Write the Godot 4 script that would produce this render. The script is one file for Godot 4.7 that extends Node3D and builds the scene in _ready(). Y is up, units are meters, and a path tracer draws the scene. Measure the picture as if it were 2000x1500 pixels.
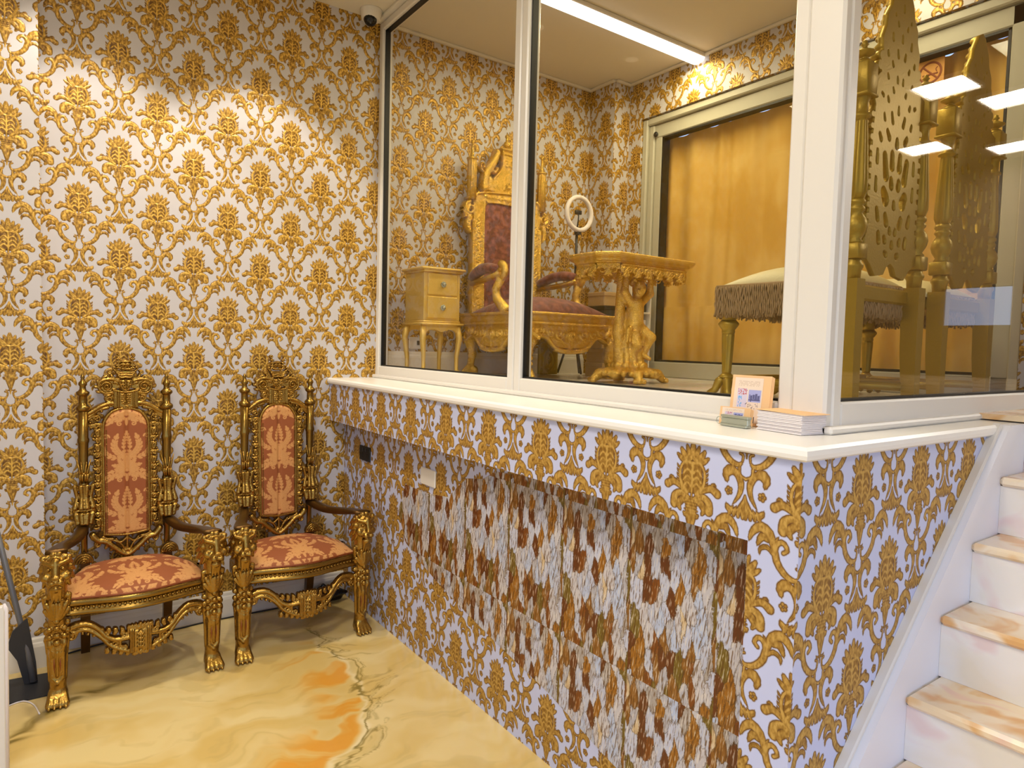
extends Node3D
# A hall with two lion thrones against a damask wall, a glazed mezzanine room behind a half wall, and a stair.

class Sh:
	# collects triangles (counter-clockwise seen from outside) with box-projected texture coordinates in metres
	var st := SurfaceTool.new()
	var n := 0
	func _init(smooth := true) -> void:
		st.begin(Mesh.PRIMITIVE_TRIANGLES)
		st.set_smooth_group(0 if smooth else 4294967295)
	func uv(p: Vector3, nn: Vector3) -> Vector2:
		var a := nn.abs()
		if a.y >= a.x and a.y >= a.z: return Vector2(p.x, p.z)
		if a.x >= a.z: return Vector2(p.z, -p.y)
		return Vector2(p.x, -p.y)
	func tri(a: Vector3, b: Vector3, c: Vector3) -> void:
		var nn := (b - a).cross(c - a)
		if nn.length_squared() < 1e-16: return
		for p in [a, c, b]:
			st.set_uv(uv(p, nn))
			st.add_vertex(p)
		n += 1
	func quad(a: Vector3, b: Vector3, c: Vector3, d: Vector3) -> void:
		tri(a, b, c)
		tri(a, c, d)
	func out(pts: Array, centre: Vector3) -> void:
		var m: Vector3 = pts[0] + pts[1] + pts[2]
		var nn: Vector3 = (pts[1] - pts[0]).cross(pts[2] - pts[0])
		if nn.dot(m / 3.0 - centre) < 0.0: pts.reverse()
		if pts.size() == 3: tri(pts[0], pts[1], pts[2])
		else: quad(pts[0], pts[1], pts[2], pts[3])
	func box(lo: Vector3, hi: Vector3, b := 0.003, at := Transform3D.IDENTITY) -> Sh:
		# a box with chamfered edges
		var c := (lo + hi) / 2.0
		var h := (hi - lo).abs() / 2.0
		b = minf(b, minf(h.x, minf(h.y, h.z)) * 0.9)
		var cw := at * c
		for ax in 3:
			for s in [-1.0, 1.0]:
				var f := []
				for q in [[-1, -1], [1, -1], [1, 1], [-1, 1]]:
					var p := Vector3()
					p[ax] = s * h[ax]
					p[(ax + 1) % 3] = q[0] * (h[(ax + 1) % 3] - b)
					p[(ax + 2) % 3] = q[1] * (h[(ax + 2) % 3] - b)
					f.append(at * (c + p))
				out(f, cw)
			for s in [[-1, -1], [1, -1], [1, 1], [-1, 1]]:
				var j: int = (ax + 1) % 3
				var k: int = (ax + 2) % 3
				var f := []
				for q in [[0, -1], [0, 1], [1, 1], [1, -1]]:
					var p := Vector3()
					p[ax] = q[1] * (h[ax] - b)
					p[j] = s[0] * (h[j] - (b if q[0] == 0 else 0.0))
					p[k] = s[1] * (h[k] - (0.0 if q[0] == 0 else b))
					f.append(at * (c + p))
				if b > 0.0: out(f, cw)
		if b > 0.0:
			for i in 8:
				var s := Vector3(1 if i & 1 else -1, 1 if i & 2 else -1, 1 if i & 4 else -1)
				var f := []
				for ax in 3:
					var p := s * (h - Vector3.ONE * b)
					p[ax] = s[ax] * h[ax]
					f.append(at * (c + p))
				out(f, cw)
		return self
	func loft(rings: Array, cap := true, round_ring := true) -> Sh:
		# rings run counter-clockwise seen from the far end (the end of the list)
		var m: int = rings[0].size()
		for i in rings.size() - 1:
			for k in m if round_ring else m - 1:
				var k2 := (k + 1) % m
				quad(rings[i][k], rings[i][k2], rings[i + 1][k2], rings[i + 1][k])
		if cap:
			for e in [0, rings.size() - 1]:
				var c := Vector3()
				for p in rings[e]: c += p
				c /= m
				for k in m:
					if e == 0: tri(c, rings[e][(k + 1) % m], rings[e][k])
					else: tri(c, rings[e][k], rings[e][(k + 1) % m])
		return self
	func lathe(prof: Array, segs := 16, at := Transform3D.IDENTITY, flutes := 0, depth := 0.0, y0 := 0.0, y1 := 0.0) -> Sh:
		# prof: [radius, height] pairs from the bottom up
		var rings := []
		for p in prof:
			var r := PackedVector3Array()
			for k in segs:
				var a := -TAU * k / segs
				var rr: float = p[0]
				if flutes > 0 and p[1] > y0 and p[1] < y1: rr *= 1.0 - depth * (0.5 + 0.5 * cos(a * flutes))
				r.append(at * Vector3(cos(a) * rr, p[1], sin(a) * rr))
			rings.append(r)
		return loft(rings)
	func tube(pts: Array, radii: Array, segs := 8, flat := 1.0, up := Vector3.UP) -> Sh:
		# a round bar along points; flat < 1 squeezes it along «up»
		var rings := []
		var s := Vector3()
		for i in pts.size():
			var d: Vector3 = (pts[mini(i + 1, pts.size() - 1)] - pts[maxi(i - 1, 0)]).normalized()
			if i == 0:
				s = d.cross(up)
				if s.length() < 0.15: s = d.cross(Vector3.RIGHT if absf(d.x) < 0.9 else Vector3.FORWARD)
			s = (s - d * s.dot(d)).normalized()
			var u := s.cross(d).normalized()
			var r: float = radii[mini(i, radii.size() - 1)]
			var ring := PackedVector3Array()
			for k in segs:
				var a := TAU * k / segs
				ring.append(pts[i] + s * cos(a) * r - u * sin(a) * r * flat)
			rings.append(ring)
		return loft(rings)
	func ball(c: Vector3, r: Vector3, segs := 10) -> Sh:
		var prof := []
		for i in segs + 1:
			var a := -PI / 2 + PI * i / segs
			prof.append([maxf(cos(a), 0.02), sin(a)])
		return lathe(prof, segs + 2, Transform3D(Basis.from_scale(r), c))
	func ext(poly: PackedVector2Array, z0: float, z1: float, at := Transform3D.IDENTITY, b := 0.0) -> Sh:
		# an outline in x, y drawn out from z0 to z1; its front edge chamfered by b
		if Geometry2D.is_polygon_clockwise(poly): poly.reverse()
		var front := poly
		if b > 0.0:
			var inner := Geometry2D.offset_polygon(poly, -b)
			if inner.size() == 1 and inner[0].size() == poly.size():
				front = inner[0]
				if Geometry2D.is_polygon_clockwise(front): front.reverse()
				var best := 0
				for i in front.size():
					if front[i].distance_to(poly[0]) < front[best].distance_to(poly[0]): best = i
				var f2 := PackedVector2Array()
				for i in front.size(): f2.append(front[(i + best) % front.size()])
				front = f2
		var idx := Geometry2D.triangulate_polygon(poly)
		for i in range(0, idx.size(), 3):
			var t := [poly[idx[i]], poly[idx[i + 1]], poly[idx[i + 2]]]
			if (t[1] - t[0]).cross(t[2] - t[0]) < 0: t.reverse()
			tri(at * Vector3(t[0].x, t[0].y, z0), at * Vector3(t[2].x, t[2].y, z0), at * Vector3(t[1].x, t[1].y, z0))
		idx = Geometry2D.triangulate_polygon(front)
		for i in range(0, idx.size(), 3):
			var t := [front[idx[i]], front[idx[i + 1]], front[idx[i + 2]]]
			if (t[1] - t[0]).cross(t[2] - t[0]) < 0: t.reverse()
			tri(at * Vector3(t[0].x, t[0].y, z1), at * Vector3(t[1].x, t[1].y, z1), at * Vector3(t[2].x, t[2].y, z1))
		for i in poly.size():
			var j := (i + 1) % poly.size()
			var zs := z1 - b if front != poly else z1
			quad(at * Vector3(poly[i].x, poly[i].y, z0), at * Vector3(poly[j].x, poly[j].y, z0), at * Vector3(poly[j].x, poly[j].y, zs), at * Vector3(poly[i].x, poly[i].y, zs))
			if front != poly:
				quad(at * Vector3(poly[i].x, poly[i].y, zs), at * Vector3(poly[j].x, poly[j].y, zs), at * Vector3(front[j].x, front[j].y, z1), at * Vector3(front[i].x, front[i].y, z1))
		return self
	func mesh() -> ArrayMesh:
		st.generate_normals()
		st.index()
		return st.commit()

class Cv:
	# a drawing of strokes on a grid: S is the depth inside the outline, H the height of the carving
	var w: int
	var h: int
	var o: Vector2
	var r: float
	var wrap: bool
	var mir := true
	var S := PackedFloat32Array()
	var H := PackedFloat32Array()
	var shift := Vector2()
	func _init(lo: Vector2, hi: Vector2, res: float, tile := false) -> void:
		o = lo
		r = res
		wrap = tile
		w = roundi((hi.x - lo.x) / res) + (0 if tile else 1)
		h = roundi((hi.y - lo.y) / res) + (0 if tile else 1)
		S.resize(w * h)
		S.fill(-1.0)
		H.resize(w * h)
	func cap1(a: Vector2, ra: float, b: Vector2, rb: float, hh: float, crease: float, cut: bool) -> void:
		var m := maxf(ra, rb) + r * 1.5
		var i0 := floori((minf(a.x, b.x) - m - o.x) / r)
		var i1 := ceili((maxf(a.x, b.x) + m - o.x) / r)
		var j0 := floori((minf(a.y, b.y) - m - o.y) / r)
		var j1 := ceili((maxf(a.y, b.y) + m - o.y) / r)
		if not wrap:
			i0 = maxi(i0, 0)
			j0 = maxi(j0, 0)
			i1 = mini(i1, w - 1)
			j1 = mini(j1, h - 1)
		var ab := b - a
		var l2 := maxf(ab.length_squared(), 1e-12)
		for j in range(j0, j1 + 1):
			var row := (posmod(j, h) if wrap else j) * w
			var y := o.y + j * r
			for i in range(i0, i1 + 1):
				var p := Vector2(o.x + i * r, y)
				var t := clampf((p - a).dot(ab) / l2, 0.0, 1.0)
				var d := p.distance_to(a + ab * t)
				var rad := ra + (rb - ra) * t
				var s := rad - d
				var at := row + (posmod(i, w) if wrap else i)
				if cut:
					S[at] = minf(S[at], -s)
					continue
				if s > S[at]: S[at] = s
				if s > 0.0:
					var q := d / rad
					var v := hh * sqrt(1.0 - q * q)
					if crease > 0.0 and q < 0.35: v *= 1.0 - crease * (1.0 - q / 0.35)
					if v > H[at]: H[at] = v
	func cap(a: Vector2, ra: float, b: Vector2, rb: float, hh: float, crease := 0.0, cut := false) -> void:
		cap1(a + shift, ra, b + shift, rb, hh, crease, cut)
		if mir: cap1(Vector2(-a.x, a.y) + shift, ra, Vector2(-b.x, b.y) + shift, rb, hh, crease, cut)
	static func curve(p: Array, n: int) -> Array:
		var q := []
		for i in n + 1:
			var f := float(i) / n * (p.size() - 1)
			var k := mini(int(f), p.size() - 2)
			var t := f - k
			var p0: Vector2 = p[maxi(k - 1, 0)]
			var p1: Vector2 = p[k]
			var p2: Vector2 = p[k + 1]
			var p3: Vector2 = p[mini(k + 2, p.size() - 1)]
			q.append(p1.cubic_interpolate(p2, p0, p3, t))
		return q
	func stroke(p: Array, r0: float, r1: float, hh: float, n := 10, crease := 0.0) -> void:
		var q := curve(p, n)
		for i in n:
			cap(q[i], lerpf(r0, r1, float(i) / n), q[i + 1], lerpf(r0, r1, float(i + 1) / n), hh, crease)
	func leaf(p: Array, wd: float, hh: float, n := 8, crease := 0.5) -> void:
		var q := curve(p, n)
		for i in n:
			var f := func(t: float) -> float: return wd * (0.12 + 0.88 * pow(sin(PI * pow(t, 0.8)), 0.8)) if t < 0.999 else wd * 0.05
			cap(q[i], f.call(float(i) / n), q[i + 1], f.call(float(i + 1) / n), hh, crease)
	func frond(p: Array, wd: float, ln: float, hh: float, n := 7) -> void:
		# a spray: a rib with pairs of leaflets that lean forward
		var q := curve(p, n)
		for i in n:
			cap(q[i], wd * 0.5, q[i + 1], wd * 0.4, hh)
			var d: Vector2 = (q[i + 1] - q[i]).normalized()
			var l := ln * (0.55 + 0.45 * sin(PI * (i + 0.7) / n))
			for a in [0.85, -0.85]:
				var e := d.rotated(a)
				leaf([q[i], q[i] + e * l * 0.5 + d * l * 0.05, q[i] + (e + d * 0.5) * l * 0.8], wd, hh * 0.9, 4, 0.3)
		leaf([q[n - 1], q[n], q[n] + (q[n] - q[n - 1]) * 0.9], wd * 1.1, hh, 4, 0.3)
	func curl(c: Vector2, rad: float, a0: float, turns: float, wd: float, hh: float) -> void:
		# a spiral that starts at angle a0 on its outside and ends in a bead
		var n := maxi(8, int(absf(turns) * 12))
		var last := Vector2()
		for i in n + 1:
			var t := float(i) / n
			var p := c + Vector2.from_angle(a0 + turns * TAU * t) * rad * (1.0 - 0.78 * t)
			if i > 0: cap(last, wd * (1.0 - 0.45 * (t - 1.0 / n)), p, wd * (1.0 - 0.45 * t), hh)
			last = p
		dot(last, wd * 0.95, hh)
	func dot(c: Vector2, rad: float, hh: float) -> void:
		cap(c, rad, c, rad, hh)
	func hole(a: Vector2, ra: float, b: Vector2, rb: float) -> void:
		cap(a, ra, b, rb, 0.0, 0.0, true)
	func plate(poly: Array, hh: float) -> void:
		# a flat field with a soft edge
		var sides := [1.0, -1.0] if mir else [1.0]
		for sd in sides:
			var pp := PackedVector2Array()
			for v in poly: pp.append(Vector2(v.x * sd, v.y) + shift)
			var lo := pp[0]
			var hi := pp[0]
			for v in pp:
				lo = lo.min(v)
				hi = hi.max(v)
			for j in range(maxi(0, int((lo.y - o.y) / r) - 1), mini(h, int((hi.y - o.y) / r) + 2)):
				for i in range(maxi(0, int((lo.x - o.x) / r) - 1), mini(w, int((hi.x - o.x) / r) + 2)):
					var p := o + Vector2(i, j) * r
					var d := 1e9
					for k in pp.size():
						d = minf(d, p.distance_to(Geometry2D.get_closest_point_to_segment(p, pp[k], pp[(k + 1) % pp.size()])))
					if not Geometry2D.is_point_in_polygon(p, pp): d = -d
					var at := j * w + i
					S[at] = maxf(S[at], d)
					if d > 0.0: H[at] = maxf(H[at], hh * minf(1.0, 0.4 + d / (hh + 1e-6)))
	func relief(thick: float, bend: Variant = null, sh: Sh = null) -> Sh:
		# the drawing as a pierced carving: fronts at z = H, backs at z = -thick
		if sh == null: sh = Sh.new()
		var f := func(p: Vector3) -> Vector3: return bend.call(p) if bend != null else p
		for j in h - 1:
			for i in w - 1:
				var at := [j * w + i, j * w + i + 1, (j + 1) * w + i + 1, (j + 1) * w + i]
				if S[at[0]] <= 0.0 and S[at[1]] <= 0.0 and S[at[2]] <= 0.0 and S[at[3]] <= 0.0: continue
				var xy := [o + Vector2(i, j) * r, o + Vector2(i + 1, j) * r, o + Vector2(i + 1, j + 1) * r, o + Vector2(i, j + 1) * r]
				var ring := []
				var crossing := []
				for k in 4:
					var k2 := (k + 1) % 4
					var s0: float = S[at[k]]
					var s1: float = S[at[k2]]
					if s0 > 0.0:
						ring.append(Vector3(xy[k].x, xy[k].y, H[at[k]]))
						crossing.append(false)
					if (s0 > 0.0) != (s1 > 0.0):
						var q: Vector2 = xy[k].lerp(xy[k2], s0 / (s0 - s1))
						ring.append(Vector3(q.x, q.y, 0.0))
						crossing.append(true)
				var m := ring.size()
				for k in range(1, m - 1):
					sh.tri(f.call(ring[0]), f.call(ring[k]), f.call(ring[k + 1]))
					sh.tri(f.call(Vector3(ring[0].x, ring[0].y, -thick)), f.call(Vector3(ring[k + 1].x, ring[k + 1].y, -thick)), f.call(Vector3(ring[k].x, ring[k].y, -thick)))
				for k in m:
					var k2 := (k + 1) % m
					if crossing[k] and crossing[k2]:
						var a: Vector3 = ring[k]
						var b: Vector3 = ring[k2]
						var ab := Vector3(a.x, a.y, -thick)
						var bb := Vector3(b.x, b.y, -thick)
						sh.quad(f.call(a), f.call(ab), f.call(bb), f.call(b))
		return sh

class Fd:
	# a field of distances, meshed as surface nets: rounded bodies that melt into each other
	var lo: Vector3
	var c: float
	var nx: int
	var ny: int
	var nz: int
	var D := PackedFloat32Array()
	func _init(a: Vector3, b: Vector3, cell: float) -> void:
		lo = a
		c = cell
		nx = ceili((b.x - a.x) / cell) + 1
		ny = ceili((b.y - a.y) / cell) + 1
		nz = ceili((b.z - a.z) / cell) + 1
		D.resize(nx * ny * nz)
		D.fill(0.05)
	func cap(a: Vector3, b: Vector3, ra: float, rb: float, k := 0.01, cut := false, sq := Vector3.ONE) -> Fd:
		# a tapered bar from a to b; sq stretches space round its middle
		var m := maxf(ra, rb) + k + c * 1.5
		var mid := (a + b) / 2.0
		var pl := (a.min(b) - Vector3.ONE * m - mid) * sq + mid
		var ph := (a.max(b) + Vector3.ONE * m - mid) * sq + mid
		var i0 := maxi(0, floori((pl.x - lo.x) / c))
		var i1 := mini(nx - 1, ceili((ph.x - lo.x) / c))
		var j0 := maxi(0, floori((pl.y - lo.y) / c))
		var j1 := mini(ny - 1, ceili((ph.y - lo.y) / c))
		var k0 := maxi(0, floori((pl.z - lo.z) / c))
		var k1 := mini(nz - 1, ceili((ph.z - lo.z) / c))
		var ab := b - a
		var l2 := maxf(ab.length_squared(), 1e-12)
		var inv := Vector3.ONE / sq
		for kk in range(k0, k1 + 1):
			for j in range(j0, j1 + 1):
				var at := (kk * ny + j) * nx + i0
				var p := Vector3(lo.x + i0 * c, lo.y + j * c, lo.z + kk * c)
				for i in range(i0, i1 + 1):
					var q := (p - mid) * inv + mid - a
					var t := clampf(q.dot(ab) / l2, 0.0, 1.0)
					var d := (q - ab * t).length() - ra - (rb - ra) * t
					var e := D[at]
					if cut:
						var hh := maxf(k - absf(e + d), 0.0) / k
						D[at] = maxf(e, -d) + hh * hh * k * 0.25
					else:
						var hh := maxf(k - absf(e - d), 0.0) / k
						D[at] = minf(e, d) - hh * hh * k * 0.25
					at += 1
					p.x += c
		return self
	func ball(p: Vector3, r: float, k := 0.01, sq := Vector3.ONE, cut := false) -> Fd:
		return cap(p, p, r, r, k, cut, sq)
	func both(p: Vector3, r: float, k := 0.01, sq := Vector3.ONE, cut := false) -> Fd:
		cap(p, p, r, r, k, cut, sq)
		var q := Vector3(-p.x, p.y, p.z)
		return cap(q, q, r, r, k, cut, sq)
	func caps(a: Vector3, b: Vector3, ra: float, rb: float, k := 0.01, cut := false) -> Fd:
		cap(a, b, ra, rb, k, cut)
		return cap(Vector3(-a.x, a.y, a.z), Vector3(-b.x, b.y, b.z), ra, rb, k, cut)
	func mesh(sh: Sh = null, tr := Transform3D.IDENTITY) -> Sh:
		if sh == null: sh = Sh.new()
		var vert := PackedVector3Array()
		vert.resize(nx * ny * nz)
		var has := PackedByteArray()
		has.resize(nx * ny * nz)
		var sx := [0, 1, 0, 1, 0, 1, 0, 1]
		var sy := [0, 0, 1, 1, 0, 0, 1, 1]
		var sz := [0, 0, 0, 0, 1, 1, 1, 1]
		var off := PackedInt32Array()
		for i in 8: off.append((sz[i] * ny + sy[i]) * nx + sx[i])
		var edges := [[0, 1], [2, 3], [4, 5], [6, 7], [0, 2], [1, 3], [4, 6], [5, 7], [0, 4], [1, 5], [2, 6], [3, 7]]
		for k in nz - 1:
			for j in ny - 1:
				var at := (k * ny + j) * nx
				for i in nx - 1:
					var d0 := D[at + i]
					if absf(d0) > c * 2.0: continue
					var ins := 0
					for m in 8:
						if D[at + i + off[m]] < 0.0: ins += 1
					if ins == 0 or ins == 8: continue
					var p := Vector3()
					var cnt := 0
					for e in edges:
						var u := D[at + i + off[e[0]]]
						var v := D[at + i + off[e[1]]]
						if (u < 0.0) == (v < 0.0): continue
						var t := u / (u - v)
						p += Vector3(lerpf(sx[e[0]], sx[e[1]], t), lerpf(sy[e[0]], sy[e[1]], t), lerpf(sz[e[0]], sz[e[1]], t))
						cnt += 1
					vert[at + i] = tr * (lo + (Vector3(i, j, k) + p / cnt) * c)
					has[at + i] = 1
		var st := [1, nx, nx * ny]
		for k in range(1, nz - 1):
			for j in range(1, ny - 1):
				var at := (k * ny + j) * nx
				for i in range(1, nx - 1):
					var q := at + i
					var d := D[q]
					if absf(d) > c * 2.0: continue
					for ax in 3:
						var d2 := D[q + st[ax]]
						if (d < 0.0) == (d2 < 0.0): continue
						var u: int = st[(ax + 1) % 3]
						var v: int = st[(ax + 2) % 3]
						if not (has[q] and has[q - u] and has[q - v] and has[q - u - v]): continue
						if d < 0.0: sh.quad(vert[q - u - v], vert[q - v], vert[q], vert[q - u])
						else: sh.quad(vert[q - u - v], vert[q - u], vert[q], vert[q - v])
		return sh

const FLOOR2 := 1.405      # floor of the glazed room
const CEIL := 3.617
var M := {}
var taken := {}

func _ready() -> void:
	var cam := Camera3D.new()
	cam.name = "camera"
	cam.position = Vector3(0.0, 1.6, 4.0171)
	cam.basis = Basis.from_euler(Vector3(-0.0556, -0.6218, 0.0258))
	cam.fov = rad_to_deg(2.0 * atan(750.0 / 1303.1))
	cam.near = 0.02
	add_child(cam)
	cam.current = true
	var we := WorldEnvironment.new()
	we.name = "world"
	var env := Environment.new()
	env.background_mode = Environment.BG_SKY
	var sky := Sky.new()
	var psm := ProceduralSkyMaterial.new()
	psm.sky_top_color = Color(0.58, 0.72, 0.97)
	psm.sky_horizon_color = Color(0.8, 0.87, 0.99)
	psm.ground_bottom_color = Color(0.45, 0.45, 0.46)
	psm.ground_horizon_color = Color(0.7, 0.72, 0.76)
	psm.sun_angle_max = 0.0
	psm.energy_multiplier = SKY_E
	sky.sky_material = psm
	env.sky = sky
	env.tonemap_mode = Environment.TONE_MAPPER_LINEAR
	env.tonemap_exposure = 1.0
	env.sdfgi_enabled = true
	env.ssao_enabled = true
	env.ssil_enabled = true
	we.environment = env
	add_child(we)
	make_materials()
	# lamps of the hall: two downlights by the back wall, ceiling panels further out
	downlight(Vector3(0.24, CEIL, 0.6), "round recessed downlight in the ceiling above the left throne")
	downlight(Vector3(1.04, CEIL, 0.56), "round recessed downlight in the ceiling above the right throne")
	panel_light(Vector3(0.1, CEIL, 2.7), PANEL_E, "square ceiling light panel nearest the chairs")
	panel_light(Vector3(-0.6, CEIL, 5.0), PANEL_E, "square ceiling light panel by the front opening")
	panel_light(Vector3(5.5, CEIL, 4.25), PANEL2_E, "small square light panel over the landing nearest the stair", 0.62)
	panel_light(Vector3(6.95, CEIL, 5.0), PANEL2_E, "small square light panel at the far end of the landing", 0.62)
	panel_light(Vector3(6.1, CEIL, 4.02), PANEL2_E, "small square light panel close to the landing wall", 0.62)
	panel_light(Vector3(7.5, CEIL, 4.45), PANEL2_E, "small square light panel by the landing end wall", 0.62)
	batten(Vector3(2.95, CEIL, 0.93), "long white fluorescent strip light on the ceiling behind the large window", BATTEN_E)
	batten(Vector3(2.85, CEIL, 2.3), "unseen strip light added on the ceiling to brighten the tall pierced chairs", BATTEN_E * 0.7)  # added out of view to brighten the tall chairs and the curtain
	shell()
	partition()
	windows()
	far_window()
	stairs()
	hall_things()
	lion_chairs()
	tall_chairs()
	display_things()

const SKY_E := 2.4
const PANEL_E := 5.0
const PANEL2_E := 3.0
const SPOT_E := 2.4
const BATTEN_E := 2.5

func numbered(called: String) -> String:
	var k: int = taken.get(called, -1) + 1
	taken[called] = k
	return called if k == 0 else "%s_%03d" % [called, k]
func thing(called: String, label: String, category: String, at := Vector3.ZERO, turn := 0.0, group := "") -> Node3D:
	var o := Node3D.new()
	o.name = numbered(called)
	add_child(o)
	o.position = at
	o.rotation.y = turn
	tag(o, label, category, group)
	return o
func tag(o: Node3D, label: String, category: String, group := "") -> Node3D:
	o.set_meta("label", label)
	o.set_meta("category", category)
	if group: o.set_meta("group", group)
	return o
func mi(called: String, m: Mesh, mat: Material, parent: Node3D = null) -> MeshInstance3D:
	var o := MeshInstance3D.new()
	o.name = called if parent else numbered(called)
	o.mesh = m
	o.material_override = mat
	(parent if parent else self).add_child(o, true)
	return o
func obj(called: String, sh: Sh, mat: Material, parent: Node3D = null) -> MeshInstance3D:
	return mi(called, sh.mesh(), mat, parent)
func struct(called: String, sh: Sh, mat: Material, label: String, category: String) -> MeshInstance3D:
	var o := obj(called, sh, mat)
	o.set_meta("kind", "structure")
	tag(o, label, category)
	return o
func lampglow(c: Color, e: float) -> StandardMaterial3D:
	var m := StandardMaterial3D.new()
	m.albedo_color = Color(0.9, 0.9, 0.9)
	m.emission_enabled = true
	m.emission = c
	m.emission_energy_multiplier = e
	return m

func downlight(p: Vector3, label: String) -> void:
	var t := thing("downlight", label, "ceiling light", p, 0.0, "downlights by the back wall")
	obj("rim", Sh.new().lathe([[0.045, -0.002], [0.062, -0.006], [0.062, 0.0], [0.045, 0.0]], 20), M.white, t)
	obj("lamp", Sh.new().lathe([[0.044, -0.003], [0.044, 0.0]], 20), lampglow(Color(1.0, 0.9, 0.72), 2.5), t)
	var l := SpotLight3D.new()
	l.name = "spot"
	l.light_color = Color(1.0, 0.96, 0.9)
	l.light_energy = SPOT_E
	l.spot_angle = 47.0
	l.spot_angle_attenuation = 0.35
	l.spot_range = 9.0
	l.spot_attenuation = 2.0
	l.light_size = 0.05
	l.shadow_enabled = true
	l.position = Vector3(0, -0.012, 0)
	l.rotation.x = -PI / 2
	t.add_child(l)
func area(parent: Node3D, at: Vector3, size: Vector2, e: float, c: Color) -> void:
	var l := AreaLight3D.new()
	l.name = "area"
	l.area_size = size
	l.light_color = c
	l.light_energy = e
	l.area_range = 12.0
	l.area_attenuation = 2.0
	l.shadow_enabled = true
	l.position = at
	l.rotation.x = -PI / 2
	parent.add_child(l)
func panel_light(p: Vector3, e: float, label: String, size := 1.0) -> void:
	var t := thing("ceiling_light", label, "ceiling light", p, 0.0, "square ceiling panels")
	t.scale = Vector3(size, 1.0, size)
	var s := Sh.new(false)
	for k in 4:
		var b := Transform3D(Basis(Vector3.UP, k * PI / 2), Vector3())
		s.box(Vector3(-0.31, -0.03, 0.28), Vector3(0.31, 0.0, 0.31), 0.004, b)
	obj("frame", s, M.white, t)
	obj("diffuser", Sh.new(false).box(Vector3(-0.28, -0.015, -0.28), Vector3(0.28, -0.005, 0.28), 0.0), lampglow(Color(1, 0.97, 0.9), 4.0), t)
	area(t, Vector3(0, -0.02, 0), Vector2(0.54, 0.54) * size, e, Color(1.0, 0.97, 0.92))
func batten(p: Vector3, label: String, e: float) -> void:
	var t := thing("strip_light", label, "strip light", p)
	obj("housing", Sh.new(false).box(Vector3(-0.76, -0.03, -0.06), Vector3(0.76, 0.0, 0.06), 0.006), M.white, t)
	var prof := []
	for k in 9:
		var a := PI * k / 8
		prof.append(Vector2(cos(a) * 0.055, -0.03 - sin(a) * 0.03))
	obj("tube", Sh.new().ext(PackedVector2Array(prof), -0.755, 0.755, Transform3D(Basis(Vector3.UP, PI / 2), Vector3())), lampglow(Color(1, 0.98, 0.95), 3.5), t)
	area(t, Vector3(0, -0.065, 0), Vector2(1.5, 0.1), e, Color(1.0, 0.94, 0.74))

func plain(c: Color, rough := 0.6, metal := 0.0) -> StandardMaterial3D:
	var m := StandardMaterial3D.new()
	m.albedo_color = c
	m.roughness = rough
	m.metallic = metal
	return m
func noise_tex(freq: float, seed_: int, ramp: Array, size := 256, octaves := 4) -> NoiseTexture2D:
	var t := NoiseTexture2D.new()
	var n := FastNoiseLite.new()
	n.seed = seed_
	n.frequency = freq
	n.fractal_octaves = octaves
	t.noise = n
	t.width = size
	t.height = size
	t.seamless = true
	if ramp.size():
		var g := Gradient.new()
		g.offsets = PackedFloat32Array(ramp.map(func(x): return x[0]))
		g.colors = PackedColorArray(ramp.map(func(x): return x[1]))
		t.color_ramp = g
	return t
func carved(c: Color, rough: float, scale: float, bump: float, metal := 0.92) -> StandardMaterial3D:
	var m := plain(c, rough, metal)
	m.heightmap_enabled = bump > 0.0
	m.heightmap_texture = noise_tex(0.035, 7, [], 256, 3)
	m.heightmap_scale = bump
	m.uv1_triplanar = true
	m.uv1_scale = Vector3.ONE * scale
	return m

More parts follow.
